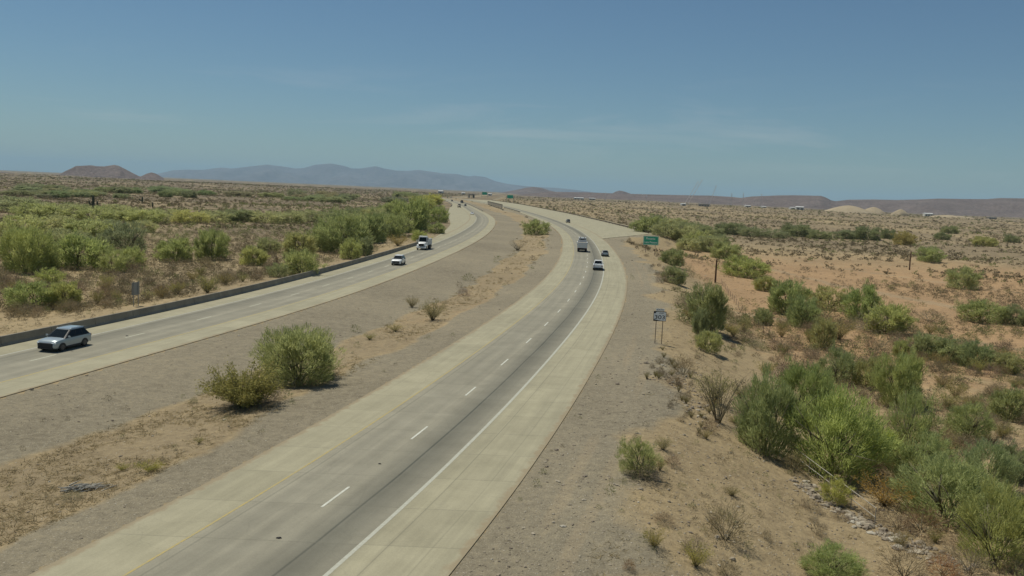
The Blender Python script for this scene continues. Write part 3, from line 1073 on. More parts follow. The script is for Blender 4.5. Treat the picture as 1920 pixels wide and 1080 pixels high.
plant('pv', 1908, 610, 50, 36, 'dull bush at the right edge beside the sandy track', None, GD)
plant('dr', 1752, 606, 70, 22, 'low grey scrub beside the sandy track', None, (.85, .85, .8))
plant('pv', 1812, 543, 54, 42, 'pale grey green tree standing alone on the far sandy flat', None, (.95, 1.02, .9))
plant('pv', 1748, 492, 48, 28, 'green tree on the flat beside the thin brown trunk', None, (.85, 1., .8))
plant('pv', 1265, 500, 44, 32, 'olive bush below the green sign', None, (.9, .95, .8))
plant('pv', 1268, 534, 44, 34, 'grey green bush on the gravel slope below the green sign', None, (.9, .95, .9))
plant('dr', 1242, 532, 26, 24, 'purplish grey shrub left of the grey green bush', None, (.75, .65, .65))
plant('dr', 1290, 520, 30, 26, 'dry twiggy shrub right of the grey green bush', None, (.9, 1., .85))
# --- weeds and dark clumps on the stony slope
rw = random.Random(12)
for i in range(38):
    t = rw.random()
    plant('cr' if rw.random() < .6 else 'dr', 1240 + 85 * t + rw.gauss(0, 18), 676 + 130 * t + rw.gauss(0, 22), rw.uniform(9, 17), rw.uniform(8, 15),
          'small dark olive weed on the stony slope below the route marker sign', 'weeds on the stony slope', (.62, .58, .5), parts=False)
for x, y in [(1180, 453), (1186, 460), (1194, 466), (1204, 462), (1212, 482), (1224, 500), (1236, 500), (1245, 506), (1258, 508), (1243, 549), (1232, 516), (1216, 470)]:
    plant('dr', x, y, rw.uniform(7, 11), rw.uniform(5, 8), 'small black looking clump on the gravel between the road and the green sign', 'dark clumps on the gravel', (.35, .32, .28), parts=False)
for x, y in [(1385, 668), (1375, 651), (1372, 655), (1447, 677), (1476, 690), (1250, 594)]:
    plant('dr', x, y, rw.uniform(9, 13), rw.uniform(6, 9), 'tiny dark clump on the bare orange soil', 'dark clumps on the orange soil', (.4, .34, .28), parts=False)
# --- belt along the ramp
belt = 'green trees in the belt beyond the ramp'
for (x, y, w, h, t) in [(1222, 436, 66, 30, GB), (1252, 446, 60, 30, G0), (1282, 455, 62, 30, G0), (1238, 428, 50, 24, GD), (1268, 434, 56, 24, G0), (1300, 441, 60, 24, GD),
                        (1310, 464, 60, 30, GB), (1336, 474, 62, 30, G0), (1362, 486, 56, 32, GB), (1330, 446, 60, 22, GD), (1292, 470, 44, 22, G0), (1350, 462, 50, 22, GD)]:
    plant('pv', x, y, w, h, 'green tree in the crowded belt beyond the ramp and green sign', belt, tuple(a * .95 for a in t))
far = 'dull trees in the dark far line'
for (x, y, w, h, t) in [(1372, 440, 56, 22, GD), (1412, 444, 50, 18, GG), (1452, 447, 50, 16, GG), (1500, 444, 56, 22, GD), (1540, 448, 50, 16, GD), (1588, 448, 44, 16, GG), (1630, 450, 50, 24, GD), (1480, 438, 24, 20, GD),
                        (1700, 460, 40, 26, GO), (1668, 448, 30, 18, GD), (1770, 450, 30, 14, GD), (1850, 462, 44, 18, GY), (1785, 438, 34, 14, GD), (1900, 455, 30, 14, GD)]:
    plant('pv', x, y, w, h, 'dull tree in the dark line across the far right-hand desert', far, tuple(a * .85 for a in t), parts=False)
# --- left desert, near the barrier
plant('pv', 46, 580, 84, 48, 'green bush by the barrier in the lower left', None, (1., 1.12, .7))
plant('pv', 114, 576, 60, 46, 'olive bush beside the green bush in the lower left', None, (1.1, 1.1, .65))
plant('pv', 84, 534, 52, 30, 'small bright bush above the lower left pair', None, (1.05, 1.15, .62))
plant('big', 36, 512, 92, 84, 'large tree at the left edge of the photo', None, (1.0, 1.12, .68))
plant('pv', 75, 508, 60, 52, 'dense tree beside the large tree at the left edge', None, (.88, 1., .72))
plant('pv', 138, 504, 98, 62, 'broad green tree with a dark foot in the left thicket', None, (.92, 1.08, .68))
plant('pv', 205, 511, 56, 42, 'pale green bush right of the broad dark footed tree', None, (1.05, 1.12, .8))
plant('pv', 244, 499, 48, 36, 'round bush touching the pale green bush', None, (1., 1.1, .75))
plant('pv', 228, 472, 80, 54, 'dark grey green tree standing above the pale green bush', None, (.62, .70, .82))
plant('pv', 322, 491, 66, 44, 'green tree left of the gap in the left desert', None, (.96, 1.08, .72))
plant('pv', 390, 488, 66, 56, 'airy green tree right of the gap in the left desert', None, (.98, 1.08, .72))
plant('pv', 470, 498, 52, 36, 'olive tree right of the airy tree', None, (1., 1.02, .68))
plant('pv', 500, 474, 46, 28, 'green bush behind the olive tree', None, G0)
plant('cr', 385, 550, 46, 34, 'olive creosote bush just behind the barrier', None, (1., 1., .8))
plant('cr', 454, 529, 20, 16, 'small olive shrub just behind the barrier', None, (.95, .95, .8))
plant('cr', 420, 535, 30, 22, 'brown olive brush between the creosote bush and the small shrub', None, (.9, .8, .7))
plant('dr', 148, 545, 44, 24, 'grey brush right of the small bright bush', None, (.9, .9, .8))
plant('dr', 55, 582, 50, 16, 'grey dry brush at the foot of the lower left bushes', None, (.8, .76, .76))
plant('pv', 560, 516, 72, 46, 'green bush leaning over the barrier', None, (.92, 1., .7))
plant('pv', 520, 520, 40, 26, 'dull bush left of the one leaning over the barrier', None, GD)
plant('pv', 655, 486, 48, 38, 'bright bush behind the barrier below the tall grove', None, (1.05, 1.12, .7))
plant('pv', 682, 480, 30, 34, 'narrow dark bush behind the barrier below the tall grove', None, GD)
plant('big', 636, 474, 104, 76, 'tallest dark tree of the grove behind the barrier', None, (.78, .92, .72))
plant('pv', 560, 478, 64, 42, 'pale olive tree left of the tall grove', None, (1.05, 1.02, .8))
plant('pv', 600, 470, 50, 50, 'green tree on the left flank of the tall grove', None, (.9, 1., .75))
plant('pv', 690, 456, 66, 56, 'dark green tree on the right flank of the tall grove', None, (.8, .95, .72))
plant('pv', 728, 446, 70, 46, 'green tree right of the tall grove', None, (.86, .98, .72))
plant('pv', 768, 436, 74, 62, 'full green tree where the barrier bends away', None, (.9, 1.05, .7))
plant('pv', 742, 404, 60, 26, 'green tree at the back of the grove', None, (.9, 1., .75))
plant('pv', 790, 396, 56, 28, 'olive tree beside the far end of the road', None, (1.12, 1.15, .6))
plant('pv', 808, 384, 40, 20, 'yellow olive tree at the far left edge of the road', None, (1.25, 1.2, .55))
plant('pv', 822, 418, 40, 30, 'green tree inside the bend of the barrier', None, (.95, 1.1, .65))
plant('pv', 818, 438, 32, 20, 'small tree inside the bend of the barrier', None, (.9, .98, .75))
plant('pv', 785, 452, 32, 20, 'small bright bush just above the white dump truck', None, (1.05, 1.15, .6))
plant('cr', 745, 462, 40, 22, 'brown olive brush behind the barrier left of the dump truck', None, (1., .85, .7))
lbelt = 'trees in the green belt across the left desert'
for (x, y, w, h, t) in [(20, 398, 90, 34, GG), (60, 412, 90, 36, GB), (112, 410, 80, 34, G0), (165, 416, 90, 34, GB), (212, 410, 84, 30, G0), (258, 418, 80, 30, GB), (305, 414, 76, 26, G0),
                        (350, 418, 76, 28, GY), (400, 416, 72, 24, G0), (446, 416, 72, 26, GD), (492, 418, 66, 26, G0), (540, 418, 66, 26, G0), (584, 416, 60, 26, G0), (624, 414, 60, 24, GD),
                        (30, 442, 100, 44, GB), (92, 440, 90, 42, G0), (150, 446, 90, 40, GB), (110, 466, 90, 40, G0), (172, 470, 70, 36, GD), (30, 470, 80, 44, GB), (205, 438, 60, 30, GG), (262, 436, 60, 26, G0),
                        (668, 412, 56, 26, GD), (700, 420, 60, 34, G0), (660, 430, 60, 34, G0), (716, 402, 50, 20, GD), (764, 404, 40, 22, GB)]:
    plant('pv', x, y, w, h * .86, 'green tree in the crowded belt across the left desert', lbelt, t)
lfar = 'far bluish trees in the left desert'
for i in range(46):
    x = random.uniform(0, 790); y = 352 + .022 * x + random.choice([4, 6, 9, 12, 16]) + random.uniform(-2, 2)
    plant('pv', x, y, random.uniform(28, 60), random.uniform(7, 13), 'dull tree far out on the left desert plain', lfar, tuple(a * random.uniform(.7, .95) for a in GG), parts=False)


# ------------------------------------------------------------------ scattered desert scrub
def scatter_scrub():
    g = np.random.default_rng(99)
    n = 120000
    th = np.radians(g.uniform(-40, 40, n))
    rr = 34 * (3600 / 34) ** (g.random(n) ** .8)
    x = rr * np.sin(th); y = rr * np.cos(th)
    dR = x - R_out(y); dL = L_out(y) - x
    rx = R_in(y); lx = L_in(y)
    inm = (x > lx + 2) & (x < rx - 2)
    pad = 1.0 + rr / 300
    right = dR > 6 + pad; left = dL > 3.5 + pad
    med = inm & (np.abs((x - lx) / np.maximum(rx - lx, .1) - .62) < .22)
    clump = fbm(x / 40, y / 40, 61, 3)
    bare = (x > 0) & (fbm(x / 55, y / 45, 71, 2) > .56) & (rr < 420)
    pr = np.where(right, np.where(bare, .10, .55) * sstep(.30, .62, clump + .08), np.where(left, .72 * sstep(.26, .55, clump + .08), np.where(med, .025, 0)))
    pr = pr * np.where(rr < 110, np.where(dR < 22, .12, .5), 1)
    keep = g.random(n) < pr
    x, y, rr = x[keep], y[keep], rr[keep]
    n = len(x)
    left = left[keep]
    wd = g.gamma(3.2, .30, n) + .25
    wd = np.clip(wd, .3, 2.4) * (1 + rr / 1500)
    # keep clear of the trees already placed
    occ = np.array(OCC)
    ok = np.ones(n, bool)
    for (ox, oy, orad) in occ:
        ok &= (x - ox) ** 2 + (y - oy) ** 2 > (orad * .8) ** 2
    x, y, rr, wd, left = x[ok], y[ok], rr[ok], wd[ok], left[ok]
    z = height(x, y)
    h = wd * np.where(rr < 260, g.uniform(.45, .8, len(x)), g.uniform(.38, .65, len(x)))
    order = np.argsort(-(wd * h) / rr ** 2)
    # the ones that show largest and lie in the picture become shrubs of their own
    vis = []
    for i in order:
        v = Vector((x[i], y[i], z[i])) - EYE
        dz = v.dot(FWD)
        sx = 960 + F_PX * v.dot(RT) / dz; sy = 540 - F_PX * v.dot(UP) / dz
        if -10 < sx < 1930 and 300 < sy < 1090:
            vis.append(i)
        if len(vis) >= 280: break
    vs = set(vis)
    base = [link('dry_shrub', m) for m in DR1] + [link('creosote_bush', m) for m in CR1]
    used = [False] * 8
    for i in vis:
        k = int(g.integers(4)) if g.random() < .72 else 4 + int(g.integers(4))
        if not used[k]:
            o = base[k]; used[k] = True
        else:
            o = base[k].copy(); C.objects.link(o)
        o.location = (x[i], y[i], z[i] - .04)
        o.rotation_euler = (0, 0, g.random() * 6.28)
        o.scale = (wd[i], wd[i] * g.uniform(.8, 1.1), h[i])
        t = g.uniform(.75, 1.1)
        dead = k < 4
        o.color = (t * (1 if dead else 1), t * g.uniform(.85, 1.02), t * g.uniform(.75, .95), 1)
        side = 'left of the barrier' if left[i] else ('in the median' if x[i] < R_in(y[i]) else 'right of the road')
        nm = 'small dry grey brown shrub on the open desert ' if dead else 'small olive creosote bush on the open desert '
        if side == 'in the median':
            nm = nm.replace('on the open desert ', 'on the straw ground ')
        tag(o, nm + side, 'shrub' if dead else 'bush', ('dry shrubs ' if dead else 'small creosote bushes ') + side)
    for k in range(8):
        if not used[k]:
            bpy.data.objects.remove(base[k])
    rest = np.array([i for i in range(len(x)) if i not in vs])
    x, y, z, wd, h, rr = x[rest], y[rest], z[rest], wd[rest], h[rest], rr[rest]
    k = 26000
    th = np.radians(g.uniform(-38, 38, k)); r2 = 28 * (320 / 28) ** g.random(k)
    wx = r2 * np.sin(th); wy = r2 * np.cos(th)
    d2 = wx - R_out(wy); l2 = L_out(wy) - wx
    cl = fbm(wx / 6, wy / 11, 111, 3)
    kp = ((d2 > .12) & (d2 < 1.1) & (g.random(k) < .10)) | ((d2 > 4.5) & (d2 < 60) & (g.random(k) < .20 * sstep(.42, .66, cl) + .012)) | ((l2 > 2) & (l2 < 60) & (g.random(k) < .30 * sstep(.42, .62, cl) + .03)) | ((wx > L_in(wy) + 1.5) & (wx < R_in(wy) - 1) & (g.random(k) < .05 * sstep(.45, .66, cl) + .004))
    wx, wy, r2 = wx[kp], wy[kp], r2[kp]
    ww = (.14 + g.gamma(2., .10, len(wx))) * (1 + r2 / 500)
    x = np.concatenate([x, wx]); y = np.concatenate([y, wy]); z = np.concatenate([z, height(wx, wy)])
    wd = np.concatenate([wd, ww]); h = np.concatenate([h, ww * g.uniform(.5, 1.0, len(wx))]); rr = np.concatenate([rr, r2])
    N = len(x)
    near = rr < 300
    x, y, z, wd, h, rr = [np.concatenate([q[near], q[~near]]) for q in (x, y, z, wd, h, rr)]
    nn = int(near.sum())
    cnt = np.where(np.arange(N) < nn, 70, 26)
    idx = np.repeat(np.arange(N), cnt)
    M = len(idx)
    el = np.arccos(g.random(M)); az = g.random(M) * 6.283
    r0 = .18 + .30 * g.random(M)
    P = np.stack([np.cos(az) * np.sin(el) * r0, np.sin(az) * np.sin(el) * r0, np.cos(el) * (.5 + r0 * .8) * .9], -1)
    S = np.stack([wd, wd, h], -1)[idx]
    P = P * S
    D = P + g.normal(size=P.shape) * S * .3
    size = wd[idx] * np.where(idx < nn, .15, .25)
    P = P + np.stack([x, y, z], -1)[idx]
    kind = (g.random(N) < np.where(fbm(x / 120, y / 60, 81, 2) > .53, .55, .12)).astype(np.int32)[idx]
    v, f = leaf_quads(P, D, size, size * np.where(idx < nn, .22, .5), g)
    me = new_mesh('scrub', v, f, [M_scrub_d, M_scrub_g], kind)
    o = link('scrub', me)
    tag(o, 'low dry desert scrub dotted over the far plain on both sides of the freeway', 'scrub', None, 'stuff')
    print('scrub', N, 'individual', len(vis))


M_scrub_d = leaf_mat('far dry scrub', (.15, .125, .08), (.20, .165, .105), (.26, .215, .14), .35)
M_scrub_g = leaf_mat('far green scrub', (.17, .18, .08), (.22, .23, .10), (.28, .28, .13), .4)
scatter_scrub()


# ------------------------------------------------------------------ stones and dry grass
def scatter_stones():
    g = np.random.default_rng(5)
    t = (1 + 5 ** .5) / 2
    ov = np.array([(-1, t, 0), (1, t, 0), (-1, -t, 0), (1, -t, 0), (0, -1, t), (0, 1, t), (0, -1, -t), (0, 1, -t), (t, 0, -1), (t, 0, 1), (-t, 0, -1), (-t, 0, 1)]) / 1.9
    of = np.array([(0, 11, 5), (0, 5, 1), (0, 1, 7), (0, 7, 10), (0, 10, 11), (1, 5, 9), (5, 11, 4), (11, 10, 2), (10, 7, 6), (7, 1, 8), (3, 9, 4), (3, 4, 2), (3, 2, 6), (3, 6, 8), (3, 8, 9), (4, 9, 5), (2, 4, 11), (6, 2, 10), (8, 6, 7), (9, 8, 1)])
    n = 60000
    th = np.radians(g.uniform(-38, 36, n)); rr = 26 * (240 / 26) ** (g.random(n) ** 1.0)
    x = rr * np.sin(th); y = rr * np.cos(th)
    dR = x - R_out(y)
    med = (x > L_in(y) + .4) & (x < R_in(y) - .4)
    cl = fbm(x / 7, y / 7, 91, 3)
    keep = ((dR > .5) & (dR < 24) & (g.random(n) < .42 * sstep(.35, .65, cl) + .05)) | (med & (g.random(n) < .10 * sstep(.4, .65, cl) + .015))
    x, y, rr = x[keep], y[keep], rr[keep]
    s = .016 + g.gamma(1.3, .020, len(x)) * (.7 + rr / 200)
    # the loose rock along the toe of the slope
    a = at(1500, 905); b = at(1800, 1065)
    m = 480
    tt = g.random(m)
    jx = a.x + (b.x - a.x) * tt + g.normal(size=m) * .55; jy = a.y + (b.y - a.y) * tt + g.normal(size=m) * .55
    a = at(1240, 680); b = at(1330, 790)
    tt = g.random(m)
    jx = np.concatenate([jx, a.x + (b.x - a.x) * tt + g.normal(size=m) * 1.4]); jy = np.concatenate([jy, a.y + (b.y - a.y) * tt + g.normal(size=m) * 3.0])
    x = np.concatenate([x, jx]); y = np.concatenate([y, jy])
    s = np.concatenate([s, .04 + g.gamma(1.8, .045, m), .03 + g.gamma(1.4, .026, m)])
    z = height(x, y)
    N = len(x)
    A = g.random(N) * 6.283
    sc_ = np.stack([s * g.uniform(.7, 1.6, N), s * g.uniform(.7, 1.2, N), s * g.uniform(.4, .8, N)], -1)
    V = ov[None] * (1 + .3 * (g.random((N, 12, 1)) - .5)) * sc_[:, None, :]
    ca, sa = np.cos(A)[:, None], np.sin(A)[:, None]
    X = V[..., 0] * ca - V[..., 1] * sa; Y = V[..., 0] * sa + V[..., 1] * ca
    V = np.stack([X + x[:, None], Y + y[:, None], V[..., 2] + (z + s * .15)[:, None]], -1).reshape(-1, 3)
    Fc = (of[None] + (np.arange(N) * 12)[:, None, None]).reshape(-1, 3)
    o = link('stones', new_mesh('stones', V, Fc, [M_stone]))
    tag(o, 'loose pale and brown stones strewn over the gravel verge and median', 'stones', None, 'stuff')
    print('stones', N)


def scatter_straw():
    g = np.random.default_rng(6)
    n = 120000
    th = np.radians(g.uniform(-38, 38, n)); rr = 28 * (330 / 28) ** g.random(n)
    x = rr * np.sin(th); y = rr * np.cos(th)
    lx, rx = L_in(y), R_in(y)
    t = (x - lx) / np.maximum(rx - lx, .1)
    wid = np.interp(y, [0, 50, 100, 200, 400], [.27, .24, .17, .2, .25])
    med = (t > .05) & (t < .97) & (np.abs(t - .64) < wid * .8)
    cl = fbm(x / 5, y / 5, 97, 3)
    dL = L_out(y) - x; dR = x - R_out(y)
    keep = (med & (g.random(n) < .75 * sstep(.4, .62, cl))) | ((dL > 1.0) & (dL < 70) & (g.random(n) < .35 * sstep(.45, .65, cl))) | ((dR > 5) & (dR < 40) & (g.random(n) < .10 * sstep(.5, .68, cl)))
    x, y, rr = x[keep], y[keep], rr[keep]
    N = len(x); per = 7
    z = height(x, y)
    P = np.stack([x, y, z], -1)[:, None, :] + g.normal(size=(N, per, 3)) * np.array([.13, .13, 0])
    D = g.normal(size=(N, per, 3)) * np.array([.9, .9, .2]) + np.array([0, 0, .34])
    L = (.10 + .16 * g.random(N) + rr * .0006)[:, None].repeat(per, 1).ravel()
    v, f = leaf_quads(P.reshape(-1, 3), D.reshape(-1, 3), L, L * .09 + rr.repeat(per) * .00014, g)
    o = link('dry_grass', new_mesh('dry_grass', v, f, [M_straw]))
    tag(o, 'short dry straw coloured grass growing in the median swale and behind the barrier', 'grass', None, 'stuff')
    print('straw', N)


scatter_stones()
scatter_straw()


# ------------------------------------------------------------------ vehicles
def lerp(a, b, t): return a + (b - a) * t


def panel(mb, A, B, Cc, D, u0, u1, v0, v1, offd=.012, th=.004):
    """glass pane inside the quad A B C D (bottom left, bottom right, top right, top left)"""
    A, B, Cc, D = map(Vector, (A, B, Cc, D))
    n = (B - A).cross(D - A).normalized()

    def pt(u, v):
        return A.lerp(B, u).lerp(D.lerp(Cc, u), v) + n * offd
    mb.quad(pt(u0, v0), pt(u1, v0), pt(u1, v1), pt(u0, v1), th)


def wheels(root, xs, ys, r, w, dual=False):
    for y in ys:
        for s in (-1, 1):
            x = s * xs
            mb = MB()
            mb.tube([(x - w / 2, y, r), (x - w / 2 + .02, y, r), (x + w / 2 - .02, y, r), (x + w / 2, y, r)], [r * .92, r, r, r * .92], 22)
            wh = mb.build('wheel', M_tyre, root, smooth=True)
            rb = MB()
            xo = x + s * w / 2
            rb.tube([(xo - s * .03, y, r), (xo + s * .012, y, r)], [r * .66, r * .60], 18)
            for k in range(5):
                a = 2 * math.pi * k / 5
                rb.box((xo + s * .015, y + math.cos(a) * r * .32, r + math.sin(a) * r * .32), (.02, .05, .05))
            rb.build('rim', M_rim, wh, smooth=False)


def greenhouse(root, paint, yr0, yf0, yr1, yf1, hw0, hw1, zb, zr, sides, c=.10, rear=True, pillars=False):
    def ring(z, y0, y1, hw, c):
        return [(hw - c, y0, z), (hw, y0 + c, z), (hw, y1 - c, z), (hw - c, y1, z), (-hw + c, y1, z), (-hw, y1 - c, z), (-hw, y0 + c, z), (-hw + c, y0, z)]
    mb = MB()
    mb.loft([ring(zb - .06, yr0, yf0, hw0, c), ring(zr - .06, yr1, yf1, hw1, c), ring(zr - .015, yr1 + .05, yf1 - .08, hw1 - .05, c), ring(zr + .01, yr1 + .3, yf1 - .35, hw1 - .22, c)])
    o = mb.build('pillars', M_black if pillars else paint, root, smooth=True)
    if pillars:
        mt = MB().loft([ring(zr - .075, yr1 - .04, yf1 + .02, hw1 + .012, c), ring(zr + .005, yr1 - .02, yf1 - .03, hw1 - .02, c), ring(zr + .035, yr1 + .3, yf1 - .35, hw1 - .22, c)])
        mt.build('roof', paint, root, smooth=True)
    mbw = MB(); panel(mbw, (hw0 - c, yf0, zb - .06), (-hw0 + c, yf0, zb - .06), (-hw1 + c, yf1, zr - .06), (hw1 - c, yf1, zr - .06), .02, .98, .06, .95)
    mbw.build('windscreen', M_glass, root)
    if rear:
        mbr = MB(); panel(mbr, (-hw0 + c, yr0, zb - .06), (hw0 - c, yr0, zb - .06), (hw1 - c, yr1, zr - .06), (-hw1 + c, yr1, zr - .06), .03, .97, .14, .90)
        mbr.build('rear_window', M_glass, root)
    for s in (1, -1):
        for (u0, u1) in sides:
            ms = MB()
            A = (s * hw0, yr0 + c, zb - .06); B = (s * hw0, yf0 - c, zb - .06); Cc = (s * hw1, yf1 - c, zr - .06); D = (s * hw1, yr1 + c, zr - .06)
            if s < 0:
                A, B, Cc, D = B, A, D, Cc
                a, b = 1 - u1, 1 - u0
            else:
                a, b = u0, u1
            panel(ms, A, B, Cc, D, a, b, .14, .92)
            ms.build('side_window', M_glass, root)
    return o


def body(root, paint, st):
    rings = []
    for (y, hw, zb, zt, cr) in st:
        h = [(hw * .84, zb), (hw * .97, zb + .09), (hw, zb + (zt - zb) * .42), (hw * .985, zb + (zt - zb) * .72), (hw * .945, zt - .035), (hw * .80, zt + cr * .5), (hw * .4, zt + cr)]
        rings.append([(x, y, z) for x, z in h] + [(-x, y, z) for x, z in reversed(h)])
    mb = MB().loft(rings)
    return mb.build('body', paint, root, smooth=True)


def make_car(name, pos, heading, paint, kind='suv', L=4.7, W=1.9, H=1.70, label='', cat='car', group=None, rails=False, clad=True, roof=None, detail=True):
    root = empty(name, pos, math.atan2(-heading[0], heading[1]))
    hw = W / 2
    belt = H * (.62 if kind != 'sedan' else .64)
    if kind == 'pickup': belt = H * .60
    zb = .24
    r = .36 if kind != 'sedan' else .33
    yf = .5 * L
    if kind == 'sedan':
        st = [(-yf, hw * .80, .36, belt - .14, 0), (-yf + .07, hw * .92, .28, belt - .03, .01), (-.36 * L, hw * .97, zb, belt, .03), (-.15 * L, hw, zb, belt, .03), (.12 * L, hw, zb, belt, .03),
              (.2 * L, hw * .99, zb, belt - .02, .05), (.36 * L, hw * .96, zb, belt - .14, .04), (.46 * L, hw * .90, .28, belt - .22, .03), (.49 * L, hw * .80, .32, belt - .34, 0), (yf, hw * .72, .36, belt - .44, 0)]
    elif kind == 'suv':
        st = [(-yf, hw * .86, .42, belt - .10, 0), (-yf + .06, hw * .94, .32, belt, 0), (-.3 * L, hw, zb, belt, .02), (0, hw * .99, zb, belt, .02), (.14 * L, hw, zb, belt, .03),
              (.21 * L, hw, zb, belt - .01, .05), (.36 * L, hw * .98, zb, belt - .07, .05), (.455 * L, hw * .93, .28, belt - .13, .03), (.49 * L, hw * .84, .32, belt - .24, 0), (yf, hw * .76, .36, belt - .34, 0)]
    else:
        st = [(-.02 * L, hw * .98, .38, belt, 0), (.0 * L, hw, .34, belt, .02), (.2 * L, hw, .34, belt, .03), (.27 * L, hw, .34, belt - .02, .05), (.42 * L, hw * .98, .34, belt - .06, .04), (.48 * L, hw * .93, .36, belt - .14, .02), (yf, hw * .86, .42, belt - .26, 0)]
    body(root, paint, st)
    if kind == 'sedan':
        greenhouse(root, roof or paint, -.37 * L, .20 * L, -.22 * L, .03 * L, hw * .93, hw * .70, belt + .02, H, [(.06, .30), (.33, .62), (.65, .92)])
    elif kind == 'suv':
        greenhouse(root, roof or paint, -.478 * L, .250 * L, -.35 * L, .035 * L, hw * .94, hw * .73, belt + .02, H, [(.04, .27), (.29, .62), (.64, .97)], .10, True, True)
    else:
        greenhouse(root, roof or paint, -.04 * L, .265 * L, -.01 * L, .14 * L, hw * .93, hw * .76, belt + .02, H, [(.06, .46), (.52, .95)])
    wx = hw - .11
    ay = (.31 * L, -.29 * L) if kind != 'pickup' else (.335 * L, -.29 * L)
    wheels(root, wx, ay, r, .24)
    cm = MB()
    for s in (-1, 1):
        for y in ay:
            n = 14; ro = r * 1.20
            ring0 = []; ring1 = []
            for k in range(n + 1):
                a = math.pi * k / n
                ring0.append((s * (hw - .12), y + math.cos(a) * ro, r * .9 + math.sin(a) * ro))
                ring1.append((s * (hw + .012), y + math.cos(a) * ro, r * .9 + math.sin(a) * ro))
            vs = ring0 + ring1; k2 = n + 1
            fs = [(i, i + 1, k2 + i + 1, k2 + i) for i in range(n)] + [tuple(range(k2, 2 * k2))]
            cm.add(vs, fs)
        if clad:
            cm.box((s * (hw - .03), 0.01 * L, .33), (.10, .40 * L, .16), b=.02)
    if kind == 'pickup':
        # open load bed: floor, two sides, bulkhead
        bz = belt - .03
        bm = MB()
        y0, y1 = -yf + .06, -.03 * L
        bm.box((0, (y0 + y1) / 2, .62), (W - .1, y1 - y0, .10))
        for s in (-1, 1):
            bm.box((s * (hw - .06), (y0 + y1) / 2, (.42 + bz) / 2), (.12, y1 - y0, bz - .42), b=.03)
        bm.box((0, y1 - .04, (.5 + bz) / 2), (W - .26, .08, bz - .5))
        bm.build('load_bed', paint, root)
        MB().box((0, y0 - .035, (.52 + bz) / 2), (W - .06, .07, bz - .54), b=.02).build('tailgate', paint, root)
        MB().box((0, y0 + .02, bz - .03), (W - .30, .16, .04)).build('bed_opening_strip', M_black, root)  # black strip drawn in for the dark line of the bed opening
        cm.box((0, y0 - .10, .48), (W - .04, .2, .20), b=.04)
    else:
        cm.box((0, -yf - .0, .42), (W * .84, .12, .2), b=.03)
    cm.box((0, yf - .05, .36), (W * .76, .18, .22), b=.04)
    cm.build('trim', M_black, root)
    # front end
    zf = belt - (.44 if kind == 'suv' else .5)
    gr = MB().box((0, yf - .015, zf - .02), (W * (.72 if kind == 'suv' else .56), .10, .36 if kind == 'suv' else .26), b=.03)
    gr.build('grille', M_black, root)
    for s in (-1, 1):
        MB().box((s * hw * .74, yf - .14, zf + .14), (.36, .22, .11), rz=-s * .5, b=.03).build('headlight', M_lamp, root)
        MB().box((s * hw * .80, -yf + .02, belt - (.16 if kind != 'pickup' else .22)), (.22 if kind != 'pickup' else .16, .10, .2 if kind != 'pickup' else .34), b=.02).build('tail_light', M_tail, root)
        mm = MB().box((s * (hw + .10), (.165 if kind != 'pickup' else .20) * L, belt + .10), (.22, .12, .16), b=.03)
        mm.build('wing_mirror', paint, root)
        if rails:
            yr = (-.40 * L, .02 * L)
            MB().tube([(s * hw * .68, yr[0], H - .02), (s * hw * .68, yr[0] + .15, H + .05), (s * hw * .68, yr[1] - .15, H + .05), (s * hw * .68, yr[1], H - .02)], .02, 6).build('roof_rail', M_steel, root)
    MB().box((0, -yf - .065 if kind != 'pickup' else -yf - .02, .62 if kind != 'pickup' else .5), (.32, .02, .16)).build('number_plate', M_plate, root)
    tag(root, label, cat, group)
    return root


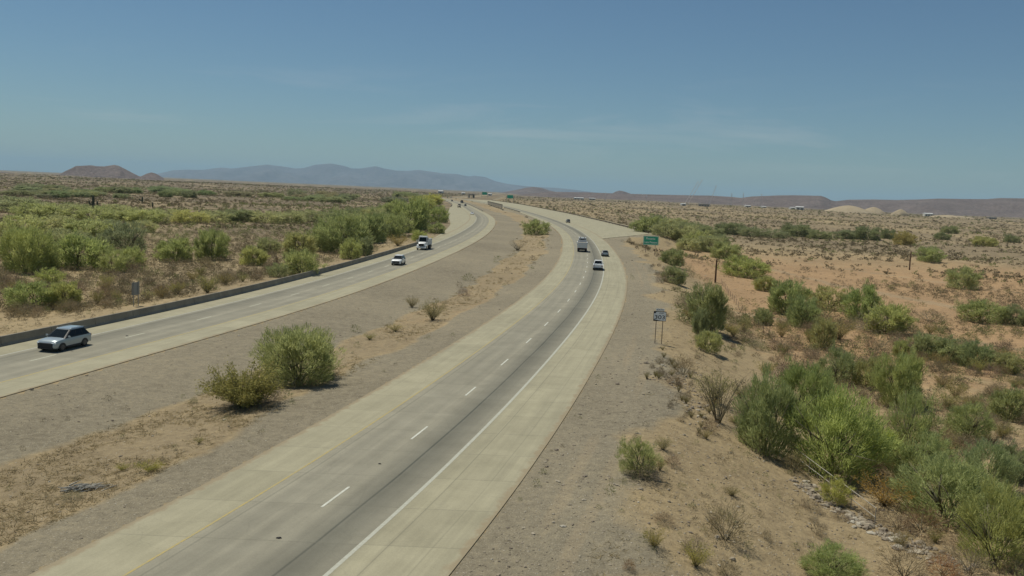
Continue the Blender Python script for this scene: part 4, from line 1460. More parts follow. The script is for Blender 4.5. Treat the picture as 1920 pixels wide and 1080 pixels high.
def make_truck(name, pos, heading, label, bedmat, cab=M_white, L=8.6, W=2.5, H=3.35, bed_h=1.35, group=None, sleeper=False):
    root = empty(name, pos, math.atan2(-heading[0], heading[1]))
    hw = W / 2; yf = L / 2
    MB().box((0, -.4, .82), (.9, L - 1.2, .26)).build('chassis', M_black, root)
    # bonnet, fenders, bumper
    st = [(yf - 2.05, hw * .82, .9, 1.95, .05), (yf - 1.2, hw * .78, .9, 1.88, .06), (yf - .35, hw * .66, .85, 1.72, .05), (yf - .16, hw * .60, .85, 1.6, .02)]
    body(root, cab, st).name = 'bonnet'
    for s in (-1, 1):
        pts = []
        mb = MB()
        n = 8
        rings = []
        for k in range(n + 1):
            a = math.pi * k / n
            y = yf - .95 + math.cos(a) * .75; z = .62 + math.sin(a) * .68
            rings.append([(s * hw * .62, y, z - .08), (s * hw * .98, y, z - .10), (s * hw * .96, y, z), (s * hw * .62, y, z + .05)])
        mb.loft(rings).build('fender', cab, root, smooth=True)
        MB().box((s * hw * .80, yf - .22, 1.08), (.34, .12, .26), b=.04).build('headlight', M_lamp, root)
    MB().box((0, yf - .1, 1.28), (W * .50, .12, .62), b=.04).build('grille', M_black, root)
    MB().box((0, yf, .62), (W * .96, .22, .36), b=.06).build('bumper', cab, root)
    # cab
    c0, c1 = yf - 3.55, yf - 1.95
    greenhouse(root, cab, c0, c1, c0 + .04, c1 - .30, hw * .88, hw * .80, 1.82, H - .35, [(.12, .5), (.54, .92)], .08)
    MB().box((0, (c0 + c1) / 2, 1.34), (W * .88, c1 - c0, .98), b=.05).build('cab', cab, root)
    MB().box((0, (c0 + c1) / 2 - .1, H - .24), (W * .78, 1.25, .22), b=.07).build('roof_fairing', cab, root)
    for s in (-1, 1):
        mb = MB().tube([(s * hw * .85, c1 - .1, 2.25), (s * hw * 1.14, c1 + .05, 2.28)], .025, 6)
        mb.box((s * hw * 1.16, c1 + .05, 2.15), (.16, .10, .55), b=.03)
        mb.build('wing_mirror', cab, root)
        MB().tube([(s * .55, c0 - .12, 1.2), (s * .55, c0 - .12, H + .05)], .075, 8).build('exhaust_stack', M_steel, root)
    # tipping body: floor, two ribbed sides, bulkhead with cab guard, tailgate
    b0, b1 = -yf + .05, c0 - .25
    z0 = 1.12; z1 = z0 + bed_h
    mb = MB()
    mb.box((0, (b0 + b1) / 2, z0 + .05), (W - .1, b1 - b0, .1))
    for s in (-1, 1):
        mb.box((s * (hw - .05), (b0 + b1) / 2, (z0 + z1) / 2), (.09, b1 - b0, bed_h))
        mb.box((s * (hw - .01), (b0 + b1) / 2, z1 - .05), (.14, b1 - b0 + .02, .12))
        k = 7
        for i in range(k):
            mb.box((s * (hw + .03), lerp(b0 + .15, b1 - .15, i / (k - 1)), (z0 + z1) / 2 - .06), (.09, .12, bed_h - .14))
    mb.box((0, b1 - .04, (z0 + z1 + .35) / 2), (W - .2, .08, bed_h + .35))
    mb.box((0, b1 + .45, z1 + .38), (W - .3, 1.0, .06))
    bo = mb.build('tipper_body', bedmat, root)
    tg = MB().box((0, b0 - .03, (z0 + z1) / 2), (W - .1, .08, bed_h), b=.02)
    for x in (-.8, 0, .8):
        tg.box((x, b0 - .09, (z0 + z1) / 2), (.09, .06, bed_h - .2))
    tg.build('tailgate', bedmat, bo)
    MB().box((0, b0 + .35, .82), (W - .3, .08, .5)).build('underbody_dark_box', M_black, root)  # dark box added to darken the bright gap under the tipper body
    MB().box((0, (b0 + b1) / 2, z1 - .25), (W - .24, b1 - b0 - .25, .3), b=.12).build('load', M_barrier, bo)
    wheels(root, hw - .2, (yf - .95,), .52, .30)
    wheels(root, hw - .28, (-yf + 1.15, -yf + 2.45), .52, .52)
    for s in (-1, 1):
        MB().box((s * (hw - .28), b0 + .28, .66), (.6, .03, .72)).build('mud_flap', M_black, root)
        MB().box((s * (hw - .35), b0 - .06, 1.0), (.3, .06, .14)).build('tail_light', M_tail, root)
    tag(root, label, 'truck', group)
    return root


def head(f, y, away=True):
    s = float(slope(f, y)); k = 1 if away else -1
    v = Vector((s, 1)).normalized() * k
    return (v.x, v.y)


def vpos(px, py):
    return on_plane(px, py, .045)


grpo = 'vehicles coming towards the camera on the far carriageway'
grpa = 'vehicles driving away on the near carriageway'
p = vpos(121, 652)
make_car('sport_utility_vehicle', p, head(IN_L, p.y, False), M_silver, 'suv', 4.62, 1.98, 1.74,
         'silver sport utility vehicle with black grille nearest the camera on the far carriageway', 'car', grpo, rails=True)
p = vpos(747, 496)
make_car('sport_utility_vehicle', p, head(IN_L, p.y, False), M_white, 'suv', 4.9, 2.0, 1.86,
         'white sport utility vehicle driving ahead of the white dump truck', 'car', grpo, rails=False)
p = vpos(795, 467)
make_truck('dump_truck', p, head(IN_L, p.y, False), 'white dump truck coming towards the camera beside the barrier', M_white, L=8.4, W=2.5, H=3.5, bed_h=1.5, group=grpo)
p = vpos(885, 402)
make_car('car', p, head(IN_L, p.y, False), M_white, 'sedan', 4.8, 2.0, 1.5, 'small white car coming round the far bend alone', 'car', grpo)
p = vpos(861, 389)
make_truck('flatbed_truck', p, head(IN_L, p.y, False), 'beige truck in the far group of vehicles behind the lone white car', M_tan, M_tan, L=9.5, W=2.7, H=3.2, bed_h=.8, group=grpo)
p = vpos(872.5, 386.5)
make_car('sport_utility_vehicle', p, head(IN_L, p.y, False), M_dark, 'suv', 5.1, 2.15, 2.0, 'dark sport utility vehicle beside the beige truck far up the road', 'car', grpo)
p = vpos(866, 381)
make_truck('dump_truck', p, head(IN_L, p.y, False), 'dark dump truck behind the beige truck far up the road', M_dark, M_dark, L=9, W=2.7, H=3.5, bed_h=1.8, group=grpo)
p = vpos(847.5, 377.5)
make_car('car', p, head(IN_L, p.y, False), M_dark, 'suv', 5, 2.2, 2.0, 'dark car alone at the far end of the oncoming road', 'car', grpo)
for px, py, lab in [(826, 372.2, 'white van at the far left end of the oncoming road'), (839, 371.3, 'pale car between the white van and the farthest car'), (845.5, 370.8, 'farthest pale car on the oncoming road')]:
    p = vpos(px, py)
    make_car('van', p, head(IN_L, min(p.y, 1400), False), M_white if px < 830 else M_tan, 'suv', 5.2, 2.2, 2.3, lab, 'van' if px < 830 else 'car', grpo)
p = vpos(1121, 505)
make_car('pickup_truck', p, head(YEL_R, p.y), M_white, 'pickup', 5.9, 2.03, 1.93, 'white pickup truck seen from behind in the right lane', 'pickup', grpa, clad=False)
p = vpos(1134, 480)
make_car('car', p, head(YEL_R, p.y), M_silver, 'sedan', 4.7, 1.86, 1.48, 'silver car with a black roof passing the white pickup on its right', 'car', grpa, roof=M_dark)
p = vpos(1091, 471)
make_truck('dump_truck', p, head(YEL_R, p.y), 'grey dump truck with a white cab driving away in the left lane', M_bedgrey, L=8.2, W=2.55, H=3.9, bed_h=1.5, group=grpa)
p = vpos(1065, 417.5)
make_car('sport_utility_vehicle', p, head(YEL_R, p.y), M_grey, 'suv', 4.9, 2.05, 1.9, 'grey brown sport utility vehicle alone ahead of the dump truck', 'car', grpa)


# ------------------------------------------------------------------ signs
def text_mesh(txt, size, material, name='lettering', parent=None, loc=(0, 0, 0), w=None, bold=.0):
    cu = bpy.data.curves.new('t', 'FONT')
    cu.body = txt; cu.size = size; cu.align_x = 'CENTER'; cu.align_y = 'CENTER'; cu.extrude = .003; cu.offset = bold
    o = bpy.data.objects.new('t', cu); C.objects.link(o)
    dg = bpy.context.evaluated_depsgraph_get()
    me = bpy.data.meshes.new_from_object(o.evaluated_get(dg))
    bpy.data.objects.remove(o); bpy.data.curves.remove(cu)
    if w:
        xs = [v.co.x for v in me.vertices]; k = w / (max(xs) - min(xs))
        for v in me.vertices: v.co.x *= k
    me.materials.clear(); me.materials.append(material)
    # letters drawn in XY become XZ, facing -Y
    me.transform(Matrix.Rotation(math.pi / 2, 4, 'X'))
    l = link(name, me, parent)
    l.location = loc
    return l


def panel_box(name, material, parent, c, s, b=.0):
    return MB().box(c, s, b=b).build(name, material, parent)


# route marker
p = at(1234, 644)
k = depth(p) / F_PX
rs = empty('route_sign', p, R(-6))
W = 23.5 * k; Ht = 66 * k; mh = 18.5 * k
for s in (-1, 1):
    MB().box((s * W * .26, 0.03, (Ht - .05) / 2 - .1), (.07, .07, Ht + .1)).build('post', M_rust, rs)
zc = Ht - 5 * k - mh / 2
pm = MB().box((0, -.02, zc), (W, .02, mh)).build('marker_panel', M_signblack, rs)
# white state shaped field with a clipped upper left corner and a slanting lower left edge
w2, h2 = W * .47, mh * .45
outline = [(-w2 * .98, -h2 * .72), (w2 * .1, -h2 * .98), (w2, -h2 * .98), (w2, h2 * .96), (-w2 * .62, h2 * .96), (-w2 * .70, h2 * .62), (-w2 * .98, h2 * .60)]
mb = MB()
mb.add([(x, -.034, zc + z) for x, z in outline] + [(x, -.030, zc + z) for x, z in outline], [tuple(range(7)), tuple(range(13, 6, -1))] + [(i, i + 7, (i + 1) % 7 + 7, (i + 1) % 7) for i in range(7)])
mb.build('white_field', M_signwhite, pm)
text_mesh('303', mh * .56, M_signblack, 'lettering', pm, (0, -.040, zc - mh * .12), W * .80, .004)
text_mesh('LOOP', mh * .18, M_signblack, 'lettering', pm, (W * .1, -.040, zc + mh * .30), W * .36, .001)
bp = MB().box((0, -.02, Ht - 2.2 * k), (W * .66, .02, 4.6 * k)).build('banner_panel', M_signwhite, rs)
text_mesh('SOUTH', 3.6 * k, M_signblack, 'lettering', bp, (0, -.034, Ht - 2.2 * k), W * .54, .001)
tag(rs, 'white route marker sign reading 303 on two thin posts right of the shoulder', 'sign')

# green guide sign
p = at(1219, 476)
k = depth(p) / F_PX
gs = empty('guide_sign', p, R(-4))
W = 28.5 * k; mh = 17.0 * k; top = 33.5 * k
for s in (-1, 1):
    MB().box((s * W * .3, .10, top / 2 - .2), (.14, .14, top + .4)).build('post', M_rust, gs)
zc = top - mh / 2
pm = MB().box((0, -.02, zc), (W, .04, mh)).build('sign_panel', M_signgreen, gs)
bd = MB()
t = .13
for (cx, cz, sx, sz) in ((0, mh / 2 - t, W - .12, t), (0, -mh / 2 + t, W - .12, t), (-W / 2 + t, 0, t, mh - .36), (W / 2 - t, 0, t, mh - .36)):
    bd.box((cx, -.045, zc + cz), (sx, .008, sz))
bd.build('border', M_signtext, pm)
text_mesh('Phoenix', mh * .34, M_signtext, 'lettering', pm, (-W * .03, -.05, zc + mh * .20), W * .62, .02)
text_mesh('Lake Pleasant', mh * .30, M_signtext, 'lettering', pm, (0, -.05, zc - mh * .20), W * .82, .02)
tag(gs, 'green guide sign with two lines of pale lettering beyond the gravel slope', 'sign')

# sign seen from behind
p = at(255, 574)
k = depth(p) / F_PX
bs = empty('road_sign', p, R(68))
for s in (-1, 1):
    MB().box((s * .36, 0, 1.45), (.07, .05, 3.0)).build('post', M_steel, bs)
MB().box((0, .045, 45 * k - 12 * k), (1.15, .02, 24 * k)).build('sign_panel', M_signback, bs)
tag(bs, 'plain grey back of a road sign on two posts behind the barrier', 'sign')


# ------------------------------------------------------------------ posts, cacti, rails, branch heap
def post(px, py, h, w, label, lean=.0):
    p = at(px, py); k = depth(p) / F_PX
    H = h * k; r = max(w * k / 2, .05)
    root = empty('wooden_post', p, random.random() * 6)
    root.rotation_euler.x = lean
    g = random.Random(px)
    pts = [(g.uniform(-.02, .02) * H * .3, g.uniform(-.02, .02) * H * .3, z * H) for z in (-.05, .2, .45, .7, .9, 1.0)]
    MB().tube(pts, [r * 1.15, r * 1.05, r, r * .95, r * .85, r * .6], 10).build('shaft', M_brownw, root, smooth=True)
    MB().tube([pts[3], (r * 2.2, 0, H * .80), (r * 3.0, 0, H * .95)], [r * .4, r * .3, r * .15], 6).build('stub', M_brownw, root, smooth=True)
    tag(root, label, 'post')


post(1341, 530, 44, 3.4, 'thick dark brown post standing on the orange soil right of the green sign')
post(1705, 506, 36, 2.4, 'thin brown post on the far flat left of the small green tree')
post(519, 500, 19, 2.4, 'short brown post among the bushes behind the barrier')


def saguaro(px, py, h, w, label, arms):
    p = at(px, py); k = depth(p) / F_PX
    H = h * k; r = w * k / 2
    root = empty('saguaro_cactus', p, R(20))

    def column(pts, rad):
        mb = MB()
        n = 24; rings = []
        P_ = [Vector(a) for a in pts]
        for i, q in enumerate(P_):
            d = (P_[min(i + 1, len(P_) - 1)] - P_[max(i - 1, 0)]).normalized()
            a = d.cross(Vector((0, 1, 0)) if abs(d.y) < .9 else Vector((1, 0, 0))).normalized(); b = d.cross(a)
            rings.append([q + (a * math.cos(2 * math.pi * j / n) + b * math.sin(2 * math.pi * j / n)) * rad[i] * (1.0 if j % 2 else .84) for j in range(n)])
        return mb.loft(rings)
    column([(0, 0, -.1), (0, 0, H * .3), (0.02, 0, H * .7), (0, 0, H * .94), (0, 0, H)], [r * .85, r, r, r * .8, r * .2]).build('stem', M_cactus, root, smooth=False)
    for (z, s, l) in arms:
        x = s * r * 3.0
        column([(0, 0, z * H), (x * .6, 0, z * H + .02 * H), (x, 0, z * H + .08 * H), (x, 0, (z + l) * H), (x, 0, (z + l + .03) * H)], [r * .6, r * .65, r * .7, r * .6, r * .15]).build('arm', M_cactus, root)
    tag(root, label, 'cactus', 'saguaro cacti in the left desert')


M_cactus = mat('saguaro skin', (.075, .085, .05), .8)
saguaro(175, 398, 32, 4.6, 'tall dark saguaro cactus rising out of the left green belt', [(.38, 1, .25), (.45, -1, .2)])
saguaro(267, 381, 12, 3.0, 'small saguaro cactus on the bare ground right of the tall saguaro', [(.4, -1, .3)])
saguaro(286, 389, 10, 2.6, 'little saguaro cactus nearest the bare ground patch', [])
saguaro(263, 402, 11, 3.0, 'short saguaro cactus at the edge of the left green belt', [(.45, 1, .25)])
saguaro(455, 408, 16, 3.0, 'slim saguaro cactus in the belt near the middle of the left desert', [(.45, 1, .25)])


def rail(points, heights, label, name='pipe_rail', gap=2.6, r=.024, m=M_steel, cat='railing', pm=None, straight=False):
    P_ = [at(*q) for q in points]
    line = []
    for a, b in zip(P_[:-1], P_[1:]):
        n = max(1, int((b - a).length / gap))
        for i in range(n):
            q = a.lerp(b, i / n); line.append(Vector((q.x, q.y, float(height(q.x, q.y)))))
    line.append(P_[-1])
    if straight:
        line = [P_[0].lerp(P_[-1], i / 5) for i in range(6)]
        lo = max(float(height(q.x, q.y)) - q.z for q in line)
        for q in line: q.z += max(0, lo) * .5
    root = empty(name, line[0])
    for h in heights:
        o = MB().tube([q + Vector((0, 0, h)) - line[0] for q in line], r, 6).build('rail' if cat == 'railing' else 'wire', m, root)
    for q in line:
        c = q - line[0]
        MB().tube([(c.x, c.y, c.z - .5), (c.x, c.y, c.z + max(heights) + .03)], r * 1.1 if cat == 'railing' else .03, 6).build('post', pm or m, root)
    tag(root, label, cat)


rail([(1450, 838), (1640, 985)], (.5, 1.05), 'pale two bar pipe rail running down into the big thicket', gap=30.0, m=M_paleb, straight=True)
rail([(1352, 532), (1384, 578), (1441, 633), (1505, 694), (1560, 740)], (.4, .8, 1.15), 'wire fence with thin steel posts crossing the orange soil', 'wire_fence', 4.2, .012, M_rust, 'fence', M_rust)

# heap of bleached branches in the median
p = at(158, 918); k = depth(p) / F_PX
hp = empty('branch_heap', p, R(18))
g = random.Random(3)
mb = MB(); mb2 = MB()
for i in range(60):
    L = g.uniform(.25, 1.0); a = g.gauss(.25, .5)
    c = Vector((g.gauss(0, .55), g.gauss(0, .22), g.uniform(.03, .26)))
    d = Vector((math.cos(a), math.sin(a), g.uniform(-.12, .22))) * L / 2
    (mb if i < 30 else mb2).tube([c - d, c + Vector((0, 0, g.uniform(0, .06))), c + d], [g.uniform(.018, .05), .03, .012] if i < 30 else [.014, .012, .006], 6)
mb.build('branches', M_paleb, hp, smooth=True)
mb2.build('twigs', M_signback, hp)
tag(hp, 'heap of bleached dead branches lying on the straw strip in the lower left', 'branches')

# bits of debris on the carriageway
for (x, y, s, lab) in [(712, 870, .10, 'small dark scrap of rubber lying in the left lane'), (524, 1009, .12, 'dark scrap of rubber nearest the camera in the left lane'), (238, 620 + 10, .12, 'dark scrap of tyre on the shoulder behind the silver car'), (60, 730, .14, 'dark scrap at the median edge of the far carriageway')]:
    q = on_plane(x, y, .05)
    g = random.Random(x)
    mb = MB()
    pts = [(math.cos(a) * s * g.uniform(.7, 1.6), math.sin(a) * s * g.uniform(.4, 1.)) for a in [i * .785 for i in range(8)]]
    mb.loft([[(x_, y_, 0) for x_, y_ in pts], [(x_ * .7, y_ * .7, s * .35) for x_, y_ in pts], [(x_ * .2, y_ * .2, s * .5) for x_, y_ in pts]])
    o = mb.build('tyre_scrap', M_tyre, None, q)
    tag(o, lab, 'debris')


# ------------------------------------------------------------------ far distance
def far_point(px, D, py=380):
    d = ray(px, py); s = D / d.y
    x, y = d.x * s, D
    return Vector((x, y, float(height(x, y))))


def skyline(name, pts, D, material, label=None, depth_w=900, rows=16, kind='structure', step=4.0, seed=1, rough=.18, base=-25, tail=1.3):
    """a real ridge: crest at distance D, slopes falling to the plain in front and behind"""
    xs = np.arange(pts[0][0], pts[-1][0] + .1, step)
    ys = np.interp(xs, [p[0] for p in pts], [p[1] for p in pts])
    V = []
    n = len(xs)
    crest = []
    for a, b in zip(xs, ys):
        d = ray(a, b); s = D / d.y
        crest.append((d.x * s, CAM_H + d.z * s))
    crest = np.array(crest)
    T = np.concatenate([np.linspace(-1, 0, rows), np.linspace(0, .8, 6)[1:]])
    for t in T:
        prof = (1 - abs(t)) ** tail if t < 0 else (1 - t) ** 1.2
        dist = D + t * depth_w
        x = crest[:, 0] * (dist / D)
        gul = (fbm(x / (depth_w * .16), np.full(n, t * 2.2) + seed, seed, 4) - .5)
        wgt = 0 if t == 0 else math.sin(math.pi * min(1, abs(t)))
        hz = base + (crest[:, 1] - base) * np.clip(prof + gul * rough * 2 * wgt, 0, .985 if t != 0 else 1)
        V.append(np.stack([x, np.full(n, dist) + gul * depth_w * .1 * wgt, hz], -1))
    V = np.concatenate(V)
    m_ = len(T)
    i = (np.arange(m_ - 1)[:, None] * n + np.arange(n - 1)[None, :]).ravel()
    f = np.stack([i, i + 1, i + n + 1, i + n], -1)
    o = link(name, new_mesh(name, V, f, [material], None, True))
    if kind == 'structure':
        tag(o, kind='structure')
    return o


def hill_mat(name, c1, c2, scale, bump=20):
    m = mat(name, rough=1.0, spec=.05)
    nt = NT(m)
    P = obj_coord(nt)
    a = nt.noise(P, scale, 6, .65); b = nt.noise(P, scale * 9, 4, .7)
    nt.ln(nt.mix(1.0, nt.ramp(a, [(.35, c1), (.68, c2)]), nt.ramp(b, [(.3, (.7, .7, .7)), (.7, (1.25, 1.25, 1.25))]), 'MULTIPLY'), nt.b.inputs['Base Color'])
    nt.bump(b, .9, bump)
    return m


M_hill = hill_mat('rocky desert hill', (.155, .122, .112), (.215, .172, .155), .006)
M_mtn = hill_mat('haze blue mountain rock', (.125, .122, .135), (.175, .17, .185), .0008)  # blue of the distance haze is mixed into this rock colour
skyline('mountains', [(270, 328), (300, 325), (325, 319), (350, 318), (380, 318.5), (400, 316), (415, 314), (435, 316), (470, 312), (500, 308.5), (530, 312), (555, 316), (570, 315), (590, 309), (620, 306.5), (645, 311), (660, 316), (675, 316), (705, 311.5), (720, 316), (745, 320), (765, 320.5),
                      (785, 318.5), (810, 322), (830, 325), (855, 326), (880, 331), (890, 329.5), (910, 332), (930, 340), (950, 344.5), (985, 349), (1010, 351), (1040, 352), (1080, 356), (1130, 363), (1180, 367)], 27000, M_mtn, depth_w=5000, seed=4, rough=.6, base=-30)
skyline('hill', [(60, 330), (112, 326.5), (122, 321), (132, 316.5), (143, 311), (150, 311), (158, 310.5), (172, 309.8), (180, 311.5), (195, 312), (205, 310.5), (214, 309), (222, 310.5), (235, 317), (250, 325), (262, 331), (268, 333)], 4800, M_hill, depth_w=520, seed=7, rough=.55, step=1.5)
skyline('hill', [(255, 335), (265, 330.5), (275, 325.5), (284, 323.2), (291, 325), (297, 328), (308, 335)], 4300, M_hill, depth_w=330, seed=9, rough=.2, step=1.2)
skyline('hill', [(-260, 326), (-100, 325), (0, 322.5), (10, 323), (26, 325), (42, 327.5), (60, 331)], 4200, M_hill, depth_w=400, seed=10, rough=.2, step=2)
skyline('hill', [(900, 366), (940, 361), (960, 357.5), (975, 354.5), (985, 352), (1000, 350.2), (1015, 352), (1030, 357), (1048, 361), (1080, 366)], 9000, M_hill, depth_w=1000, seed=12, rough=.25, step=2)
skyline('hill', [(1130, 368), (1146, 363.5), (1155, 359), (1161, 357.3), (1168, 358.2), (1178, 361.5), (1190, 366)], 7600, M_hill, depth_w=500, seed=13, rough=.2, step=1.5)
skyline('hill', [(960, 366), (1030, 359.5), (1060, 360), (1100, 360.5), (1150, 362.5), (1200, 364), (1250, 365.2), (1300, 366.3), (1330, 366.6), (1370, 369), (1390, 371), (1410, 368.3), (1440, 367.2), (1460, 366.3), (1490, 366), (1540, 367.2), (1550, 371), (1558, 375.5), (1567, 377.2), (1590, 374.5), (1640, 374), (1680, 375), (1720, 374), (1760, 372.3),
                 (1800, 373), (1850, 373.3), (1875, 371.3), (1920, 372), (2000, 371), (2100, 374), (2250, 372)], 5600, M_hill, depth_w=1300, seed=15, rough=.5, step=3)

M_sand = hill_mat('pale quarry sand', (.33, .265, .175), (.41, .335, .23), .05, .3)


def mound(px, D, w, h, label):
    p = far_point(px, D); k = D / F_PX
    W = w * k; Hh = h * k
    rings = []
    n = 28
    V = []; fs = []
    rows = 9
    for r in range(rows):
        t = r / (rows - 1)
        for j in range(n):
            a = 2 * math.pi * j / n
            rad = (1 - t) * (1 + .25 * (float(vnoise(np.array([math.cos(a) * 2 + 5]), np.array([math.sin(a) * 2 + t * 2]), px)[0]) - .5))
            V.append((math.cos(a) * rad * W / 2, math.sin(a) * rad * W / 2, Hh * (1 - (1 - t) ** 1.6) + (-2 if r == 0 else 0)))
    for r in range(rows - 1):
        for j in range(n):
            fs.append((r * n + j, r * n + (j + 1) % n, (r + 1) * n + (j + 1) % n, (r + 1) * n + j))
    o = link('sand_mound', new_mesh('sand_mound', V, fs, [M_sand], None, True), None, p)
    tag(o, label, 'mound', 'sand mounds on the right horizon')


mound(1592, 2300, 92, 14, 'broad pale sand mound on the right horizon, largest of the mounds')
mound(1640, 2320, 52, 13, 'sand mound overlapping the right end of the broad one')
mound(1690, 2250, 34, 11, 'small cone shaped sand mound right of the broad mound')
mound(1780, 2250, 70, 5, 'low flat sand mound near the right end of the horizon')
mound(1806, 2250, 50, 4, 'lowest sand mound, farthest right on the horizon')

M_bw = mat('pale building wall', (.62, .60, .54), .8)
M_bt = mat('tan building wall', (.40, .34, .26), .85)
M_roof = mat('dark roof sheet', (.10, .10, .095), .7)
M_roofw = mat('white roof sheet', (.66, .66, .64), .6)


def building(px, D, w, h, label, wall=M_bw, roof=M_roof, dep=14, lift=0):
    p = far_point(px, D); k = D / F_PX
    W = w * k; Hh = h * k
    root = empty('shed', p + Vector((0, 0, lift)), R(random.uniform(-12, 12)))
    MB().box((0, 0, Hh / 2 - 1), (W, dep, Hh + 2)).build('wall', wall, root)
    MB().loft([[(-W / 2 - .5, -dep / 2 - .5, Hh), (W / 2 + .5, -dep / 2 - .5, Hh), (W / 2 + .5, dep / 2 + .5, Hh), (-W / 2 - .5, dep / 2 + .5, Hh)],
               [(-W / 2 - .5, -dep / 2 - .5, Hh + .3), (W / 2 + .5, -dep / 2 - .5, Hh + .3), (W / 2 + .5, dep / 2 + .5, Hh + .3), (-W / 2 - .5, dep / 2 + .5, Hh + .3)],
               [(-W / 2, -.3, Hh * 1.22 + .3), (W / 2, -.3, Hh * 1.22 + .3), (W / 2, .3, Hh * 1.22 + .3), (-W / 2, .3, Hh * 1.22 + .3)]]).build('roof', roof, root)
    nd = max(1, int(w / 5))
    for i in range(nd):
        x = (i + .5) / nd * W - W / 2
        MB().box((x, -dep / 2 - .04, Hh * .32), (W / nd * .42, .08, Hh * .64)).build('door', M_roof, root)
    tag(root, label, 'building', 'small buildings on the horizon')


building(1500, 2400, 14, 5, 'white shed left of the broad sand mound on the right horizon', M_bw, M_roofw)
building(1486, 2420, 9, 3, 'low white shed touching the left of the white shed by the mounds', M_bw, M_roofw)
building(1742, 2350, 15, 5, 'white shed between the cone mound and the low flat mound', M_bw, M_roofw)
building(1756, 2350, 12, 3, 'low dark roofed shed right of the white shed among the mounds', M_bt, M_roof)
building(1281, 2300, 8, 3, 'little white shed at the left end of the tan rise', M_bw, M_roofw)
building(1320, 2250, 20, 4, 'long tan building with dark doors on the tan rise', M_bt, M_roof)
building(1402, 2500, 10, 3, 'small white building on the rise beneath the crane masts', M_bw, M_roofw)
building(1432, 2500, 8, 3, 'small pale building right of the one under the masts', M_bw, M_roofw)
building(1085, 3600, 18, 3, 'long low white building beyond the right-hand road', M_bw, M_roofw)
building(1110, 3700, 12, 2.5, 'pale low building right of the long low white one', M_bt, M_roofw)
building(1862, 2500, 16, 3, 'dark roofed shed near the right edge of the horizon', M_bt, M_roof)
building(826, 3200, 9, 4, 'white building on the horizon above the end of the oncoming road', M_bw, M_roofw)
building(868, 3000, 6, 3, 'tiny white building on the horizon left of the overpass', M_bw, M_roofw)
building(918, 3000, 7, 3, 'tiny pale building right of the overpass', M_bw, M_roofw)

# overpass at the end of the road
p = far_point(883, 1750); k = 1750 / F_PX
ov = empty('overpass', p, R(25)); ov.scale = (.62, .62, .8)
MB().box((0, 0, 8.2), (19, 12, 1.7)).build('deck', M_barrier, ov)
MB().box((0, -6.1, 9.6), (19.4, .3, 1.0)).build('parapet', M_bw, ov)
for x in (-8.2, 8.2):
    MB().box((x, 0, 3.2), (3.2, 11.6, 8.2)).build('abutment', M_barrier, ov)
MB().tube([(0, 0, -1), (0, 0, 7.3)], .8, 10).build('pier', M_barrier, ov)
tag(ov, 'pinkish concrete overpass with a dark opening at the far end of the oncoming road', 'bridge')


def gantry(px, D, w, h, zc, label):
    p = far_point(px, D); k = D / F_PX
    root = empty('overhead_sign', p)
    W = w * k; Hh = h * k
    MB().box((0, 0, zc), (W, .25, Hh), b=.05).build('sign_panel', M_signgreen, root)
    mb = MB()
    for s in (-1, 1):
        mb.tube([(s * W * .6, .3, -1), (s * W * .6, .3, zc + Hh * .3)], .25, 8)
    mb.tube([(-W * .6, .4, zc), (W * .6, .4, zc)], .2, 8); mb.tube([(-W * .6, .4, zc + 1), (W * .6, .4, zc + 1)], .2, 8)
    mb.build('gantry', M_steel, root)
    tag(root, label, 'sign', 'overhead signs far up the freeway')


gantry(956, 1320, 11, 6, 9.5, 'green overhead sign above the far right-hand road')
gantry(908, 1900, 9, 5, 9.5, 'farther green overhead sign left of the other one')


def lattice(mb, a, b, w, n, r):
    a, b = Vector(a), Vector(b)
    d = (b - a).normalized(); s = d.cross(Vector((0, 1, 0))).normalized() * w / 2; t = Vector((0, w / 2, 0))
    cs = [s + t, s - t, -s - t, -s + t]
    for c in cs: mb.tube([a + c, b + c], r, 4)
    for i in range(n):
        p0 = a.lerp(b, i / n); p1 = a.lerp(b, (i + 1) / n)
        for j in range(4):
            mb.tube([p0 + cs[j], p1 + cs[(j + 1) % 4]], r * .7, 4)


M_craneb = mat('pale crane steel', (.55, .52, .50), .6)


def crane(px, D, dx, h, label):
    p = far_point(px, D); k = D / F_PX
    root = empty('crane', p)
    MB().box((0, 0, 2.2), (6, 9, 3), b=.3).build('cab', M_craneb, root)
    mb = MB(); lattice(mb, (0, 0, 3), (dx * k, 0, h * k), 2.0, 12, .12); mb.build('boom', M_craneb, root)
    mb = MB(); mb.tube([(dx * k, 0, h * k), (dx * k + .5, 0, h * k * .5)], .07, 4); mb.tube([(-2, 0, 5), (-9, 0, h * k * .38), (dx * k, 0, h * k)], .07, 4)
    mb.build('cable', M_craneb, root)
    tag(root, label, 'crane', 'leaning cranes beyond the right-hand desert')


crane(1290, 2600, 24, 48, 'tallest leaning lattice crane boom above the hills right of the road')
crane(1284, 2620, 23, 45, 'second leaning crane boom parallel to the tallest one')
crane(1330, 2600, 11, 38, 'shorter leaning crane boom right of the two parallel ones')


def pylon(px, D, h, label):
    p = far_point(px, D); k = D / F_PX
    root = empty('pylon', p)
    H = h * k
    mb = MB(); lattice(mb, (0, 0, -1), (0, 0, H), 2.0, 10, .16); mb.build('mast', M_craneb, root)
    mb = MB()
    for z in (.72, .86, .98):
        mb.tube([(-H * .10, 0, z * H), (H * .10, 0, z * H)], .16, 4)
    mb.build('crossarm', M_craneb, root)
    tag(root, label, 'pylon', 'pylons along the right horizon')


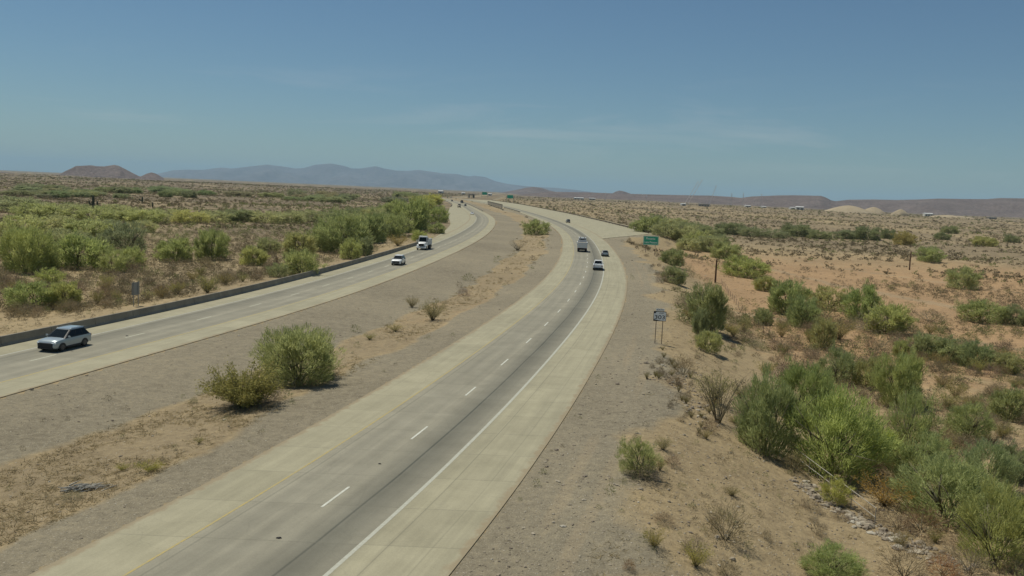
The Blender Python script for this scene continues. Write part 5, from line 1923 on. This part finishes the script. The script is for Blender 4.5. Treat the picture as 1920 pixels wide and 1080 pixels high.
pylon(1371, 2700, 25, 'pale pylon standing right of the crane booms')
pylon(1393, 3000, 26, 'darker pylon right of the pale one')
pylon(1427, 3200, 26, 'pylon above the right-hand ridge, rightmost of the three near the cranes')
pylon(1135, 3800, 15, 'small pylon left of the little cone hill')
pylon(1212, 3800, 14, 'small pylon right of the little cone hill')

# ------------------------------------------------------------------ air, sky and sun
M_haze = bpy.data.materials.new('haze'); M_haze.use_nodes = True
t_ = M_haze.node_tree
for n_ in list(t_.nodes):
    if n_.type != 'OUTPUT_MATERIAL': t_.nodes.remove(n_)
pv_ = t_.nodes.new('ShaderNodeVolumePrincipled')
pv_.inputs['Color'].default_value = (.46, .70, .90, 1)
pv_.inputs['Density'].default_value = 2.9e-5
pv_.inputs['Anisotropy'].default_value = .0
t_.links.new(pv_.outputs[0], t_.nodes['Material Output'].inputs['Volume'])
S_ = 64000.0
hz = MB().box((0, 0, 420), (2 * S_, 2 * S_, 1000)).build('haze', M_haze)
tag(hz, 'thin pale haze over the desert that softens the far mountains', 'haze', None, 'stuff')

SUN_AZ, SUN_EL = R(-50), R(66)
S = Vector((math.cos(SUN_EL) * math.sin(SUN_AZ), math.cos(SUN_EL) * math.cos(SUN_AZ), math.sin(SUN_EL)))
sun = bpy.data.lights.new('sun', 'SUN')
sun.energy = 3.6; sun.angle = R(.53); sun.color = (1.0, .965, .84)
so = bpy.data.objects.new('sun', sun); C.objects.link(so)
so.rotation_euler = S.to_track_quat('Z', 'Y').to_euler()
so.location = (0, 0, 300)

w = bpy.data.worlds.new('World'); sc.world = w; w.use_nodes = True
wn = w.node_tree
sky = wn.nodes.new('ShaderNodeTexSky'); sky.sky_type = 'NISHITA'; sky.sun_disc = False
sky.sun_elevation = SUN_EL; sky.sun_rotation = SUN_AZ
sky.altitude = 450; sky.air_density = 1.0; sky.dust_density = .45; sky.ozone_density = 2.6
bg = wn.nodes['Background']; bg.inputs['Strength'].default_value = .054
wb = wn.nodes.new('ShaderNodeMix'); wb.data_type = 'RGBA'; wb.blend_type = 'MULTIPLY'; wb.inputs[0].default_value = 1.0
wb.inputs[7].default_value = (.755, .945, 1.0, 1)          # the camera's white balance
wn.links.new(sky.outputs[0], wb.inputs[6])
# thin cirrus low over the horizon
ct = NT(w)
dirv = wn.nodes.new('ShaderNodeTexCoord').outputs['Generated']
sp = wn.nodes.new('ShaderNodeSeparateXYZ'); wn.links.new(dirv, sp.inputs[0])
mp = wn.nodes.new('ShaderNodeMapping'); mp.inputs['Scale'].default_value = (3.2, 3.2, 26); mp.inputs['Rotation'].default_value = (0, .05, 0)
wn.links.new(dirv, mp.inputs['Vector'])
cn = ct.noise(mp.outputs[0], 1.3, 7, .62, .6)
band = ct.math('MULTIPLY', ct.ramp(sp.outputs[2], [(.02, 0.), (.06, 1.)]), ct.ramp(sp.outputs[2], [(.085, 1.), (.14, 0.)]))
cf = ct.math('MULTIPLY', ct.math('MULTIPLY', ct.ramp(cn, [(.52, 0.), (.72, 1.)]), band), .13)
cm_ = ct.mix(cf, wb.outputs[2], (13., 12., 11.3))
wn.links.new(cm_, bg.inputs[0])

vs_ = sc.view_settings
sc.display_settings.display_device = 'sRGB'
vs_.view_transform = 'Standard'; vs_.look = 'None'; vs_.exposure = .12; vs_.gamma = 1.0
sc.cycles.use_denoising = True
sc.cycles.max_bounces = 5; sc.cycles.diffuse_bounces = 3; sc.cycles.glossy_bounces = 2; sc.cycles.transmission_bounces = 3
sc.cycles.volume_bounces = 1
sc.cycles.caustics_reflective = False; sc.cycles.caustics_refractive = False
